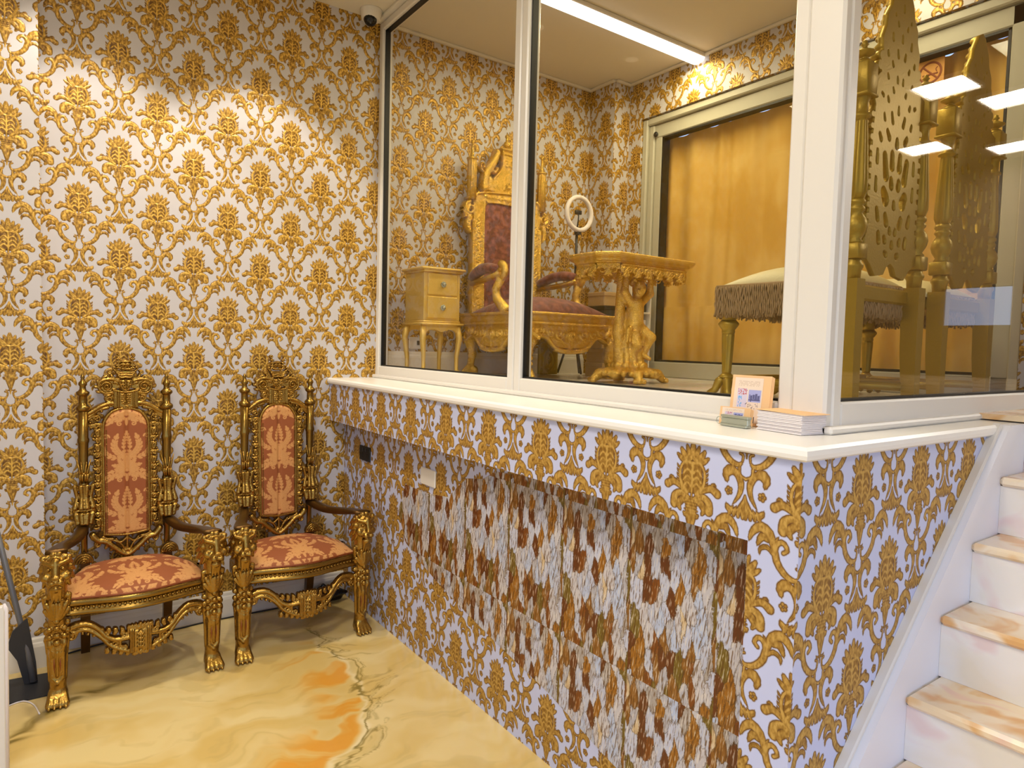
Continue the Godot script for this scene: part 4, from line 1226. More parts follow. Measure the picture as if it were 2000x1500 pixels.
func throne_apron() -> Cv:
	var c := Cv.new(Vector2(-0.3, 0.155), Vector2(0.3, 0.345), 0.0026)
	c.stroke([Vector2(0.285, 0.305), Vector2(0.25, 0.327), Vector2(0.2, 0.328), Vector2(0.16, 0.3), Vector2(0.13, 0.262), Vector2(0.09, 0.245), Vector2(0.04, 0.25)], 0.015, 0.012, 0.019, 16)
	c.stroke([Vector2(0.275, 0.285), Vector2(0.235, 0.305), Vector2(0.195, 0.3), Vector2(0.15, 0.262), Vector2(0.12, 0.225), Vector2(0.08, 0.2), Vector2(0.03, 0.18)], 0.012, 0.011, 0.017, 16)
	c.curl(Vector2(0.262, 0.285), 0.02, 1.6, 1.3, 0.009, 0.018)
	for k in 4: c.dot(Vector2(0.24 - 0.02 * k, 0.291 - 0.002 * k * k), 0.007, 0.015)
	c.curl(Vector2(0.098, 0.226), 0.021, 2.2, 1.4, 0.008, 0.015)
	c.curl(Vector2(0.062, 0.208), 0.014, 0.5, -1.3, 0.006, 0.014)
	c.curl(Vector2(0.062, 0.262), 0.014, 3.4, 1.3, 0.0055, 0.013)
	for k in 5:
		c.leaf([Vector2(0.155 - 0.026 * k, 0.275 - 0.004 * k), Vector2(0.147 - 0.026 * k, 0.295 - 0.004 * k), Vector2(0.156 - 0.026 * k, 0.3 - 0.004 * k + 0.001 * k * k)], 0.012, 0.013, 5)
		c.leaf([Vector2(0.13 - 0.025 * k, 0.208 - 0.008 * k), Vector2(0.128 - 0.026 * k, 0.195 - 0.007 * k), Vector2(0.136 - 0.026 * k, 0.187 - 0.005 * k)], 0.012, 0.013, 5)
	for k in 4: c.leaf([Vector2(0.01 * k, 0.278), Vector2(0.012 * k, 0.292), Vector2(0.016 * k + 0.004, 0.31 - 0.003 * k)], 0.008, 0.014, 5)
	for k in 3: c.leaf([Vector2(0.012 * k, 0.18), Vector2(0.012 * k, 0.17), Vector2(0.015 * k + 0.003, 0.16 + 0.003 * k)], 0.008, 0.014, 5)
	c.cap(Vector2(0.03, 0.245), 0.012, Vector2(0.08, 0.235), 0.005, 0.008)
	# shield
	c.plate([Vector2(0, 0.172), Vector2(0.043, 0.176), Vector2(0.043, 0.284), Vector2(0, 0.282)], 0.016)
	for x in [0.04, 0.03]: c.stroke([Vector2(x, 0.18), Vector2(x, 0.28)], 0.005, 0.005, 0.024, 2)
	c.plate([Vector2(0, 0.188), Vector2(0.018, 0.194), Vector2(0.02, 0.27), Vector2(0, 0.27)], 0.021)
	for k in 4:
		c.leaf([Vector2(0.002, 0.2 + 0.018 * k), Vector2(0.01, 0.206 + 0.018 * k), Vector2(0.014, 0.198 + 0.018 * k)], 0.005, 0.029, 4)
	c.stroke([Vector2(0, 0.195), Vector2(0, 0.265)], 0.004, 0.004, 0.027, 2)
	return c
func dome(sh: Sh, half: Callable, y0: float, rise: float, n: int, flat := 4.0) -> Sh:
	# a stuffed pad: half(v) gives [half width, z] for v from -1 (back) to 1 (front)
	var g := []
	for j in n + 1:
		var v := -1.0 + 2.0 * j / n
		var row := PackedVector3Array()
		for i in n + 1:
			var u := -1.0 + 2.0 * i / n
			var e: Array = half.call(v, u)
			var hgt := rise * pow(maxf(0.0, 1.0 - pow(absf(u), flat)), 0.55) * pow(maxf(0.0, 1.0 - pow(absf(v), flat)), 0.55) * (1.0 - 0.25 * (u * u + v * v) / 2.0)
			row.append(Vector3(u * e[0], y0 + hgt, e[1]))
		g.append(row)
	for j in n:
		for i in n: sh.quad(g[j][i], g[j + 1][i], g[j + 1][i + 1], g[j][i + 1])
	var rim := []
	for i in n + 1: rim.append(g[n][i])
	for j in n: rim.append(g[n - 1 - j][n])
	for i in n: rim.append(g[0][n - 1 - i])
	for j in n - 1: rim.append(g[j + 1][0])
	var low := PackedVector3Array()
	var top := PackedVector3Array()
	for p in rim:
		top.append(p)
		low.append(Vector3(p.x, y0 - 0.02, p.z))
	sh.loft([low, top], false)
	return sh
func lion_chairs() -> void:
	var t := thing("lion_throne", "gilded lion-armed throne with rust brocade, the left one beside the papered pier", "throne", Vector3(0.378, 0, 0.325), 0.0, "gilded lion thrones")
	var leg := lion_leg()
	var cap := scroll_capital().mesh().mesh()
	var spr := sprig().mesh()
	var post := Sh.new().lathe([[0.017, 0.45], [0.017, 0.46], [0.014, 0.47], [0.015, 0.6], [0.02, 0.61], [0.02, 0.66], [0.016, 0.84], [0.023, 0.855], [0.023, 0.865], [0.019, 0.875], [0.0205, 1.0], [0.0225, 1.065], [0.026, 1.075], [0.026, 1.085], [0.0225, 1.095], [0.0235, 1.225]], 18).mesh()
	var fin := Sh.new().lathe([[0.0235, 1.225], [0.031, 1.235], [0.032, 1.246], [0.028, 1.252], [0.019, 1.26], [0.018, 1.3], [0.022, 1.304], [0.029, 1.312], [0.029, 1.322], [0.02, 1.328], [0.014, 1.336], [0.0135, 1.35], [0.019, 1.358], [0.018, 1.368], [0.01, 1.378], [0.008, 1.39], [0.0105, 1.396], [0.003, 1.413]], 18).mesh()
	var fan := Cv.new(Vector2(-0.04, -0.01), Vector2(0.04, 0.045), 0.0022)
	for k in 4:
		var q := []
		for i in 7: q.append(Vector2(sin(PI * i / 12.0), cos(PI * i / 12.0)) * (0.034 - 0.009 * k))
		fan.stroke(q, 0.0045, 0.0045, 0.012 + 0.002 * k, 7)
	for k in 5: fan.dot(Vector2(0.008 * k, -0.003), 0.0046, 0.012)
	var fan_m := fan.relief(0.012).mesh()
	for s in [-1.0, 1.0]:
		var l := mi("leg", leg, M.gold, t)
		l.position = Vector3(s * 0.312, 0, 0.272)
		l.rotation.y = s * 0.06
		# painted channels between the ribs
		var fl := Sh.new()
		for q in [-0.0105, 0.0105]: fl.tube([Vector3(q, 0.232, 0.026), Vector3(q, 0.18, 0.025), Vector3(q * 0.9, 0.128, 0.0215)], [0.0052, 0.0056, 0.004], 6)
		obj("fluting", fl, M.bole, l).set_meta("label", "red-brown painted channels")
		var rear := Sh.new(false)
		var rr := []
		for q in [[0.0, -0.235, 0.019], [0.2, -0.2, 0.021], [0.37, -0.195, 0.023], [0.47, -0.205, 0.021]]:
			rr.append(PackedVector3Array([Vector3(s * 0.185 - q[2], q[0], q[1] + q[2]), Vector3(s * 0.185 + q[2], q[0], q[1] + q[2]), Vector3(s * 0.185 + q[2], q[0], q[1] - q[2]), Vector3(s * 0.185 - q[2], q[0], q[1] - q[2])]))
		rear.loft(rr)
		obj("leg", rear, M.darkgold, t)
		var p := mi("back_post", post, M.goldsmooth, t)
		p.position = Vector3(s * 0.186, 0, -0.222)
		var q := mi("finial", fin, M.goldsmooth, p)
		q = mi("paw_capital", cap, M.gold, p)
		q.scale = Vector3(1.4, 1, 1.4)
		q = mi("leaf_spray", spr, M.gold, p)
		q = mi("fan_bracket", fan_m, M.gold, t)
		q.position = Vector3(s * 0.192, 0.478, -0.18)
		q.scale = Vector3(1.15, 1.2, 1.3)
		var arm := Sh.new()
		var pa := Cv.curve([Vector2(0.19, 0.645), Vector2(0.225, 0.628), Vector2(0.27, 0.636), Vector2(0.3, 0.655), Vector2(0.312, 0.672)], 14)
		var rings := []
		for i in 15:
			var z := lerpf(-0.225, 0.288, pow(i / 14.0, 0.9))
			var wd := lerpf(0.026, 0.042, smoothstep(0.55, 1.0, i / 14.0))
			var th := lerpf(0.02, 0.012, smoothstep(0.5, 1.0, i / 14.0))
			var x: float = pa[i].x * s
			var y: float = pa[i].y
			var ring := PackedVector3Array()
			for k in 12:
				var a := TAU * k / 12
				ring.append(Vector3(x + signf(cos(a)) * pow(absf(cos(a)), 0.6) * wd, y + signf(sin(a)) * pow(absf(sin(a)), 0.6) * th, z))
			rings.append(ring)
		arm.loft(rings)
		obj("armrest", arm, M.darkgold, t)
	# back
	var lean := func(p: Vector3) -> Vector3: return Vector3(p.x, p.y, p.z - 0.2 - 0.04 * (p.y - 0.5))
	obj("back_frame", throne_back().relief(0.016, lean), M.gold, t)
	var crest := obj("crest", throne_crest().relief(0.018, lean), M.gold, t)
	var bp := Cv.new(Vector2(-0.105, 0.585), Vector2(0.105, 1.24), 0.004)
	bp.plate([Vector2(0, 0.592), Vector2(0.097, 0.6), Vector2(0.098, 1.13), Vector2(0.09, 1.172), Vector2(0.066, 1.21), Vector2(0.033, 1.228), Vector2(0, 1.232)], 0.02)
	obj("back_panel", bp.relief(0.014, lean), M.brocade, t)
	var nails := Sh.new()
	for k in 62:
		for s in [-1.0, 1.0]:
			var y := 0.607 + k * 0.0088
			if y < 1.13: nails.ball(lean.call(Vector3(s * 0.089, y, 0.0195)), Vector3.ONE * 0.0032, 4)
	obj("nail_trim", nails, M.goldsmooth, t).set_meta("kind", "stuff")
	# seat
	var front := func(x: float) -> float: return 0.262 + 0.055 * cos(clampf(x / 0.3, -1, 1) * PI / 2) * cos(clampf(x / 0.3, -1, 1) * PI / 2)
	var prof := [Vector2(0.0, 0.372), Vector2(0.02, 0.372), Vector2(0.024, 0.378), Vector2(0.024, 0.39), Vector2(0.014, 0.394), Vector2(0.014, 0.412), Vector2(0.021, 0.416), Vector2(0.024, 0.422), Vector2(0.024, 0.434), Vector2(0.016, 0.444), Vector2(0.0, 0.444)]
	var rings := []
	for i in 25:
		var x := -0.3 + 0.6 * i / 24
		var ring := PackedVector3Array()
		for q in prof: ring.append(Vector3(x, q.y, front.call(x) - 0.024 + q.x))
		rings.append(ring)
	var rail := Sh.new()
	rings.reverse()
	rail.loft(rings)
	for s in [-1.0, 1.0]:
		rail.box(Vector3(s * 0.3 - 0.015, 0.372, -0.0), Vector3(s * 0.3 + 0.01, 0.444, 0.25), 0.004)
		rail.box(Vector3(-0.014, 0.372, -0.14), Vector3(0.014, 0.444, 0.14), 0.004, Transform3D(Basis(Vector3.UP, s * 0.42), Vector3(s * 0.247, 0, -0.09)))
	rail.box(Vector3(-0.2, 0.372, -0.225), Vector3(0.2, 0.444, -0.195), 0.004)
	var ro := obj("seat_rail", rail, M.goldsmooth, t)
	var beads := Sh.new()
	for k in 29:
		var x := -0.275 + 0.55 * k / 28
		beads.ball(Vector3(x, 0.403, front.call(x) - 0.007), Vector3(0.0068, 0.0062, 0.005), 5)
	obj("bead_trim", beads, M.gold, ro).set_meta("kind", "stuff")
	var half := func(v: float, u: float) -> Array:
		var w := lerpf(0.2, 0.288, smoothstep(-1.0, 0.35, v))
		var zf: float = front.call(u * w) - 0.006
		return [w, lerpf(-0.2, zf, (v + 1.0) / 2.0)]
	obj("seat_cushion", dome(Sh.new(), half, 0.444, 0.062, 26, 3.2), M.brocade, t)
	var gimp := Sh.new()
	var gp := []
	for i in 25:
		var x := -0.285 + 0.57 * i / 24
		gp.append(Vector3(x, 0.448, front.call(x) - 0.006))
	gimp.tube(gp, [0.005], 6)
	obj("gimp_trim", gimp, M.bole, t)
	var bow := func(p: Vector3) -> Vector3: return Vector3(p.x, p.y, p.z - 0.008 + front.call(p.x))
	obj("apron", throne_apron().relief(0.014, bow), M.gold, t)
	var t2: Node3D = t.duplicate()
	t2.name = numbered("lion_throne")
	add_child(t2)
	t2.position = Vector3(1.143, 0, 0.328)
	t2.rotation.y = 0.0
	t2.set_meta("label", "gilded lion-armed throne with rust brocade, the right one next to the half wall")

func tall_back() -> Cv:
	var c := Cv.new(Vector2(-0.21, 0.47), Vector2(0.21, 1.6), 0.0034)
	c.plate([Vector2(0, 0.545), Vector2(0.03, 0.53), Vector2(0.05, 0.5), Vector2(0.11, 0.49), Vector2(0.15, 0.53), Vector2(0.2, 0.56), Vector2(0.2, 0.62), Vector2(0.178, 0.66), Vector2(0.178, 1.0), Vector2(0.17, 1.1), Vector2(0.2, 1.15), Vector2(0.2, 1.19), Vector2(0.165, 1.2), Vector2(0.14, 1.22), Vector2(0.15, 1.26), Vector2(0.135, 1.3), Vector2(0.142, 1.34), Vector2(0.118, 1.39), Vector2(0.115, 1.43), Vector2(0.085, 1.47), Vector2(0.075, 1.51), Vector2(0.03, 1.575), Vector2(0, 1.592)], 0.012)
	for k in 10: c.dot(Vector2(0.152 - 0.0155 * k + (0.006 if k % 2 else 0.0), 1.24 + 0.036 * k), 0.017, 0.03)
	# ribbed edge on the front
	for k in 11: c.cap(Vector2(0.155, 0.66 + 0.04 * k), 0.011, Vector2(0.186, 0.66 + 0.04 * k), 0.011, 0.032)
	c.stroke([Vector2(0.09, 0.66), Vector2(0.11, 0.78), Vector2(0.1, 0.92), Vector2(0, 1.02)], 0.02, 0.02, 0.026, 12)
	c.curl(Vector2(0.08, 1.1), 0.05, 0.5, 1.4, 0.014, 0.024)
	c.curl(Vector2(0.09, 0.6), 0.04, 3.0, -1.3, 0.013, 0.024)
	c.curl(Vector2(0.06, 1.3), 0.045, 0.5, 1.4, 0.012, 0.022)
	# openings
	for q in [[0.0, 0.98, 0.0, 1.0, 0.012], [0.07, 0.86, 0.085, 0.93, 0.017], [0.065, 0.775, 0.08, 0.8, 0.021], [0.028, 0.9, 0.03, 0.945, 0.015], [0.026, 0.83, 0.03, 0.85, 0.014], [0.0, 0.755, 0.0, 0.77, 0.011], [0.115, 0.7, 0.125, 0.73, 0.012], [0.05, 0.69, 0.06, 0.715, 0.014], [0.02, 0.66, 0.022, 0.67, 0.011], [0.1, 0.62, 0.105, 0.645, 0.013], [0.055, 0.625, 0.06, 0.635, 0.012], [0.0, 0.61, 0.0, 0.62, 0.012], [0.04, 0.575, 0.05, 0.58, 0.011],
		[0.14, 0.8, 0.142, 0.84, 0.009], [0.14, 0.9, 0.14, 0.94, 0.009], [0.12, 0.985, 0.13, 1.0, 0.01], [0.06, 1.0, 0.075, 1.02, 0.011], [0.1, 1.06, 0.105, 1.075, 0.009], [0.04, 1.06, 0.05, 1.09, 0.01], [0.0, 1.1, 0.0, 1.12, 0.009], [0.08, 1.13, 0.085, 1.14, 0.009], [0.12, 1.14, 0.13, 1.145, 0.008], [0.045, 1.17, 0.05, 1.18, 0.008], [0.09, 1.21, 0.095, 1.22, 0.008], [0.02, 1.21, 0.022, 1.225, 0.008], [0.06, 1.26, 0.065, 1.27, 0.008], [0.1, 1.29, 0.102, 1.3, 0.008], [0.025, 1.3, 0.03, 1.32, 0.008], [0.07, 1.35, 0.072, 1.37, 0.008], [0.0, 1.36, 0.0, 1.38, 0.008], [0.035, 1.41, 0.038, 1.42, 0.007], [0.06, 1.44, 0.062, 1.445, 0.006], [0.0, 1.47, 0.0, 1.49, 0.007]]:
		var g := 1.3 if q[1] < 1.05 else 1.1
		c.hole(Vector2(q[0], q[1]), q[4] * g, Vector2(q[2], q[3]), q[4] * 0.8 * g)
	return c
func tall_chairs() -> void:
	var t := thing("tall_chair", "left one of the two tall pierced gold chairs, next to the white corner post", "chair", Vector3(2.63, FLOOR2, 2.5), PI, "tall pierced gold chairs behind the glass")
	var spin := Sh.new().lathe([[0.026, 0.467], [0.028, 0.5], [0.034, 0.512], [0.034, 0.52], [0.027, 0.53], [0.027, 0.54]], 20)
	spin.box(Vector3(-0.034, 0.54, -0.034), Vector3(0.034, 0.595, 0.034), 0.004)
	spin.lathe([[0.026, 0.595], [0.03, 0.6], [0.022, 0.61], [0.036, 0.635], [0.041, 0.655], [0.036, 0.68], [0.022, 0.702], [0.03, 0.712], [0.03, 0.72], [0.024, 0.728], [0.031, 0.735], [0.031, 0.745], [0.026, 0.752]], 20)
	spin.lathe([[0.026, 0.752], [0.035, 0.775], [0.035, 0.82], [0.024, 1.02], [0.022, 1.03], [0.033, 1.035], [0.033, 1.042], [0.023, 1.05], [0.023, 1.09], [0.028, 1.1], [0.031, 1.112]], 36, Transform3D.IDENTITY, 9, 0.16, 0.77, 1.025)
	spin.box(Vector3(-0.036, 1.112, -0.036), Vector3(0.036, 1.222, 0.036), 0.005)
	spin.box(Vector3(-0.04, 1.105, -0.04), Vector3(0.04, 1.116, 0.04), 0.003)
	var spin_m := spin.mesh()
	var fin := Sh.new().lathe([[0.034, 1.222], [0.02, 1.236], [0.011, 1.241], [0.014, 1.245], [0.036, 1.257], [0.037, 1.262], [0.018, 1.272], [0.009, 1.277], [0.009, 1.284], [0.014, 1.289], [0.008, 1.295], [0.01, 1.3], [0.002, 1.306]], 18).mesh()
	var fleg := Sh.new()
	fleg.lathe([[0.03, 0.33], [0.03, 0.36], [0.026, 0.44]], 18)
	fleg.lathe([[0.024, 0.27], [0.028, 0.282], [0.026, 0.29], [0.034, 0.3], [0.042, 0.312], [0.042, 0.318], [0.032, 0.33]], 20)
	fleg.lathe([[0.018, 0.105], [0.02, 0.115], [0.0205, 0.13], [0.0265, 0.26], [0.026, 0.272]], 32, Transform3D.IDENTITY, 8, 0.2, 0.115, 0.262)
	fleg.lathe([[0.032, 0.088], [0.032, 0.094], [0.024, 0.1], [0.02, 0.106]], 18)
	for k in 4:
		var b := Basis(Vector3.UP, k * PI / 2 + PI / 4)
		fleg.tube([b * Vector3(0.01, 0.085, 0), b * Vector3(0.03, 0.07, 0), b * Vector3(0.045, 0.035, 0), b * Vector3(0.07, 0.015, 0), b * Vector3(0.074, 0.014, 0)], [0.02, 0.019, 0.015, 0.015, 0.011], 8)
	var fleg_m := fleg.mesh()
	for s in [-1.0, 1.0]:
		var p := mi("back_post", spin_m, M.oldgold, t)
		p.position = Vector3(s * 0.238, 0, -0.26)
		mi("finial", fin, M.oldgold, p)
		var rear := Sh.new(false)
		var rr := []
		for q in [[0.0, -0.27, 0.024, 0.021], [0.2, -0.262, 0.03, 0.026], [0.42, -0.26, 0.033, 0.028], [0.47, -0.26, 0.033, 0.028]]:
			rr.append(PackedVector3Array([Vector3(s * 0.238 - q[3], q[0], q[1] + q[2]), Vector3(s * 0.238 + q[3], q[0], q[1] + q[2]), Vector3(s * 0.238 + q[3], q[0], q[1] - q[2]), Vector3(s * 0.238 - q[3], q[0], q[1] - q[2])]))
		rear.loft(rr)
		obj("leg", rear, M.oldgold, t)
		var l := mi("leg", fleg_m, M.oldgold, t)
		l.position = Vector3(s * 0.235, 0, 0.26)
	var back := func(p: Vector3) -> Vector3: return Vector3(p.x, p.y, p.z - 0.262)
	obj("back_panel", tall_back().relief(0.014, back), M.oldgold, t)
	var fr := Sh.new(false)
	fr.box(Vector3(-0.255, 0.4, -0.25), Vector3(0.255, 0.46, 0.27), 0.008)
	obj("seat_frame", fr, M.oldgold, t)
	var half := func(v: float, _u: float) -> Array: return [0.275, lerpf(-0.225, 0.29, (v + 1.0) / 2.0)]
	obj("seat_cushion", dome(Sh.new(), half, 0.47, 0.09, 20, 2.6), M.satin, t)
	# low stretcher rails
	var str_ := Sh.new()
	str_.box(Vector3(-0.2, 0.055, 0.235), Vector3(0.2, 0.1, 0.275), 0.008)
	for s in [-1.0, 1.0]: str_.tube([Vector3(s * 0.22, 0.075, 0.22), Vector3(s * 0.15, 0.075, 0.05), Vector3(s * 0.15, 0.075, -0.1), Vector3(s * 0.22, 0.075, -0.24)], [0.018], 8)
	obj("stretcher", str_, M.oldgold, t)
	# twisted fringe
	var rng := RandomNumberGenerator.new()
	rng.seed = 5
	var fg := Sh.new()
	var side := [[Vector3(-0.278, 0, 0.293), Vector3(0.278, 0, 0.293)], [Vector3(-0.278, 0, -0.215), Vector3(-0.278, 0, 0.293)], [Vector3(0.278, 0, -0.215), Vector3(0.278, 0, 0.293)], [Vector3(-0.2, 0, -0.228), Vector3(0.2, 0, -0.228)]]
	for e in side:
		var ln: float = e[0].distance_to(e[1])
		var cnt := int(ln / 0.0085)
		var outw: Vector3 = (e[1] - e[0]).normalized().cross(Vector3.UP)
		if outw.dot((e[0] + e[1]) / 2.0) < 0: outw = -outw
		for layer in 2:
			for k in cnt:
				var p: Vector3 = e[0].lerp(e[1], (k + 0.5 * layer) / cnt)
				p += outw * (0.003 + 0.006 * layer)
				var pts := []
				var rad := []
				var low := 0.335 + rng.randf() * 0.02
				var ph := rng.randf() * TAU
				for i in 8:
					var f := i / 7.0
					pts.append(p + outw * sin(f * 14.0 + ph) * 0.0028 + Vector3(rng.randf() - 0.5, 0, rng.randf() - 0.5) * 0.002 + Vector3(0, lerpf(0.468, low, f), 0))
					rad.append(0.0036 + 0.0016 * sin(f * 26.0 + ph))
				fg.tube(pts, rad, 5)
		fg.tube([e[0] + Vector3(0, 0.468, 0), e[1] + Vector3(0, 0.468, 0)], [0.009], 6)
	obj("fringe", fg, M.fringe, t).set_meta("kind", "stuff")
	var t2: Node3D = t.duplicate()
	t2.name = numbered("tall_chair")
	add_child(t2)
	t2.position = Vector3(3.335, FLOOR2, 2.5)
	t2.set_meta("label", "right one of the two tall pierced gold chairs, under the no smoking sign")

func carved_leg(h: float, knee: float) -> Fd:
	# cabriole leg with a shell on the knee and a scrolled claw foot, toe towards +z
	var f := Fd.new(Vector3(-0.09, -0.006, -0.08), Vector3(0.09, h + 0.01, 0.13), 0.0045)
	f.cap(Vector3(0, h, -0.005), Vector3(0, h - 0.1, 0.02), 0.05, knee, 0.02)
	f.cap(Vector3(0, h - 0.1, 0.02), Vector3(0, h * 0.42, 0.0), knee, 0.03, 0.02)
	f.cap(Vector3(0, h * 0.42, 0.0), Vector3(0, 0.06, 0.015), 0.03, 0.028, 0.02)
	for tx in [-0.03, 0.0, 0.03]: f.cap(Vector3(tx * 0.5, 0.06, 0.02), Vector3(tx, 0.018, 0.06), 0.02, 0.018, 0.006)
	f.cap(Vector3(0, 0.03, -0.02), Vector3(0, 0.02, 0.03), 0.03, 0.03, 0.01)
	for k in 5:
		var a := deg_to_rad(-50.0 + 25.0 * k)
		var d := Vector3(sin(a), -cos(a), 0)
		f.cap(Vector3(0, h - 0.03, 0.055), Vector3(0, h - 0.03, 0.05) + d * 0.085, 0.006, 0.011, 0.004)
	for k in 4:
		f.ball(Vector3(0, h * 0.52 - 0.035 * k, 0.032 - 0.004 * k), 0.014, 0.004)
		f.both(Vector3(0.026, h * 0.5 - 0.035 * k, 0.016), 0.013, 0.004)
	f.both(Vector3(0.045, h - 0.05, 0.0), 0.028, 0.008)
	f.both(Vector3(0.04, h - 0.11, 0.02), 0.018, 0.006)
	return f
func big_throne() -> void:
	var t := thing("carved_throne", "large gilded throne with crushed red velvet behind the glass, between nightstand and gilded table", "throne", Vector3(2.735, FLOOR2, 0.46))
	var fl := carved_leg(0.335, 0.046).mesh().mesh()
	for s in [-1.0, 1.0]:
		var l := mi("leg", fl, M.leafgold, t)
		l.position = Vector3(s * 0.335, 0, 0.35)
		l.rotation.y = s * 0.5
		l = mi("leg", fl, M.leafgold, t)
		l.position = Vector3(s * 0.31, 0, -0.3)
		l.rotation.y = s * 2.4
		l.scale = Vector3(0.85, 1, 0.85)
	# seat rail with rosettes
	var rail := Sh.new(false)
	for e in [[0.0, 0.345, 0.345, 0.02, 0.0], [0.345, 0.02, 0.0, 0.36, 0.0], [-0.345, 0.02, 0.0, 0.36, 0.0], [0.0, 0.345, -0.34, 0.02, 0.0]]:
		var c := Vector3(e[0], 0, e[2])
		rail.box(c + Vector3(-e[1] - 0.02, 0.335, -e[3] - 0.02), c + Vector3(e[1] + 0.02, 0.352, e[3] + 0.02), 0.005)
		rail.box(c + Vector3(-e[1] - 0.008, 0.35, -e[3] - 0.008), c + Vector3(e[1] + 0.008, 0.395, e[3] + 0.008), 0.003)
		rail.box(c + Vector3(-e[1] - 0.02, 0.393, -e[3] - 0.02), c + Vector3(e[1] + 0.02, 0.412, e[3] + 0.02), 0.006)
	var ro := obj("seat_rail", rail, M.leafgold, t)
	for k in 6:
		var s := Sh.new()
		for j in 6:
			var a := TAU * j / 6
			s.ball(Vector3(cos(a) * 0.009, sin(a) * 0.009, 0), Vector3(0.007, 0.007, 0.005), 5)
		s.ball(Vector3(0, 0, 0.002), Vector3(0.006, 0.006, 0.006), 5)
		var o := obj("rosette", s, M.leafgold, ro)
		o.position = Vector3(-0.3 + 0.12 * k, 0.372, 0.374)
	# carved aprons
	var c := Cv.new(Vector2(-0.33, 0.14), Vector2(0.33, 0.345), 0.0032)
	c.plate([Vector2(0, 0.19), Vector2(0.1, 0.195), Vector2(0.15, 0.215), Vector2(0.19, 0.255), Vector2(0.24, 0.265), Vector2(0.3, 0.24), Vector2(0.32, 0.2), Vector2(0.33, 0.34), Vector2(0, 0.34)], 0.01)
	c.stroke([Vector2(0, 0.178), Vector2(0.08, 0.182), Vector2(0.14, 0.205), Vector2(0.185, 0.25), Vector2(0.24, 0.262), Vector2(0.3, 0.235)], 0.011, 0.01, 0.02, 16)
	for k in 9: c.dot(Vector2(0.015 * k, 0.166 + 0.0008 * k * k * 0.3), 0.0095, 0.018)
	for k in 3: c.curl(Vector2(0, 0.265), 0.042 - 0.012 * k, 0.0, 1.0, 0.007, 0.022 + 0.003 * k)
	c.curl(Vector2(0.1, 0.28), 0.035, 3.0, 1.3, 0.009, 0.02)
	c.curl(Vector2(0.17, 0.285), 0.025, 0.3, -1.3, 0.008, 0.02)
	c.curl(Vector2(0.25, 0.3), 0.03, 2.8, 1.3, 0.009, 0.02)
	for k in 4: c.frond([Vector2(0.06 + 0.06 * k, 0.23 + 0.012 * k), Vector2(0.08 + 0.06 * k, 0.245 + 0.012 * k), Vector2(0.11 + 0.06 * k, 0.24 + 0.012 * k)], 0.006, 0.018, 0.018, 4)
	var ap := c.relief(0.02).mesh()
	var a1 := mi("apron", ap, M.leafgold, t)
	a1.position = Vector3(0, 0, 0.36)
	for s in [-1.0, 1.0]:
		var a2 := mi("apron", ap, M.leafgold, t)
		a2.position = Vector3(s * 0.35, 0, 0.0)
		a2.rotation.y = s * PI / 2
	# cushion
	var half := func(v: float, _u: float) -> Array: return [0.335, lerpf(-0.31, 0.35, (v + 1.0) / 2.0)]
	obj("seat_cushion", dome(Sh.new(), half, 0.412, 0.115, 20, 2.8), M.velvet, t)
	# back
	var bk := Cv.new(Vector2(-0.37, 0.4), Vector2(0.37, 1.29), 0.0042)
	bk.plate([Vector2(0.205, 0.41), Vector2(0.29, 0.41), Vector2(0.29, 1.24), Vector2(0.0, 1.265), Vector2(0.0, 1.19), Vector2(0.165, 1.185), Vector2(0.205, 1.13)], 0.012)
	bk.stroke([Vector2(0.205, 0.41), Vector2(0.205, 1.13), Vector2(0.165, 1.186), Vector2(0.0, 1.192)], 0.009, 0.009, 0.024, 14)
	bk.stroke([Vector2(0.29, 0.41), Vector2(0.29, 1.05)], 0.008, 0.008, 0.02, 4)
	bk.stroke([Vector2(0.3, 1.22), Vector2(0.2, 1.25), Vector2(0.0, 1.268)], 0.011, 0.011, 0.024, 6)
	for k in 8:
		bk.frond([Vector2(0.246, 0.44 + 0.082 * k), Vector2(0.25, 0.475 + 0.082 * k), Vector2(0.24, 0.51 + 0.082 * k)], 0.008, 0.028, 0.024, 4)
	for k in 4: bk.frond([Vector2(0.2 - 0.055 * k, 1.225), Vector2(0.18 - 0.055 * k, 1.23), Vector2(0.16 - 0.055 * k, 1.222)], 0.007, 0.024, 0.022, 3)
	# carved ears at the shoulders
	bk.curl(Vector2(0.315, 1.13), 0.045, 1.5, -1.3, 0.014, 0.026)
	for k in 6:
		var e := Vector2.from_angle(deg_to_rad(70.0 - 28.0 * k))
		bk.leaf([Vector2(0.31, 1.12) + e * 0.02, Vector2(0.31, 1.12) + e * 0.045, Vector2(0.31, 1.105) + e * 0.062], 0.014, 0.022, 5)
	bk.leaf([Vector2(0.3, 1.09), Vector2(0.33, 1.03), Vector2(0.31, 0.96)], 0.022, 0.024, 6)
	bk.stroke([Vector2(0.33, 1.2), Vector2(0.285, 1.205), Vector2(0.25, 1.25)], 0.008, 0.008, 0.026, 5)
	var lean := func(p: Vector3) -> Vector3: return Vector3(p.x, p.y, p.z - 0.355 - 0.02 * (p.y - 0.4))
	obj("back_frame", bk.relief(0.04, lean), M.leafgold, t)
	var bp := Cv.new(Vector2(-0.215, 0.4), Vector2(0.215, 1.2), 0.008)
	bp.plate([Vector2(0, 0.405), Vector2(0.207, 0.405), Vector2(0.207, 1.13), Vector2(0.165, 1.188), Vector2(0, 1.193)], 0.012)
	obj("back_panel", bp.relief(0.02, lean), M.velvet, t)
	# crest
	var cr := Cv.new(Vector2(-0.24, 1.25), Vector2(0.24, 1.5), 0.0035)
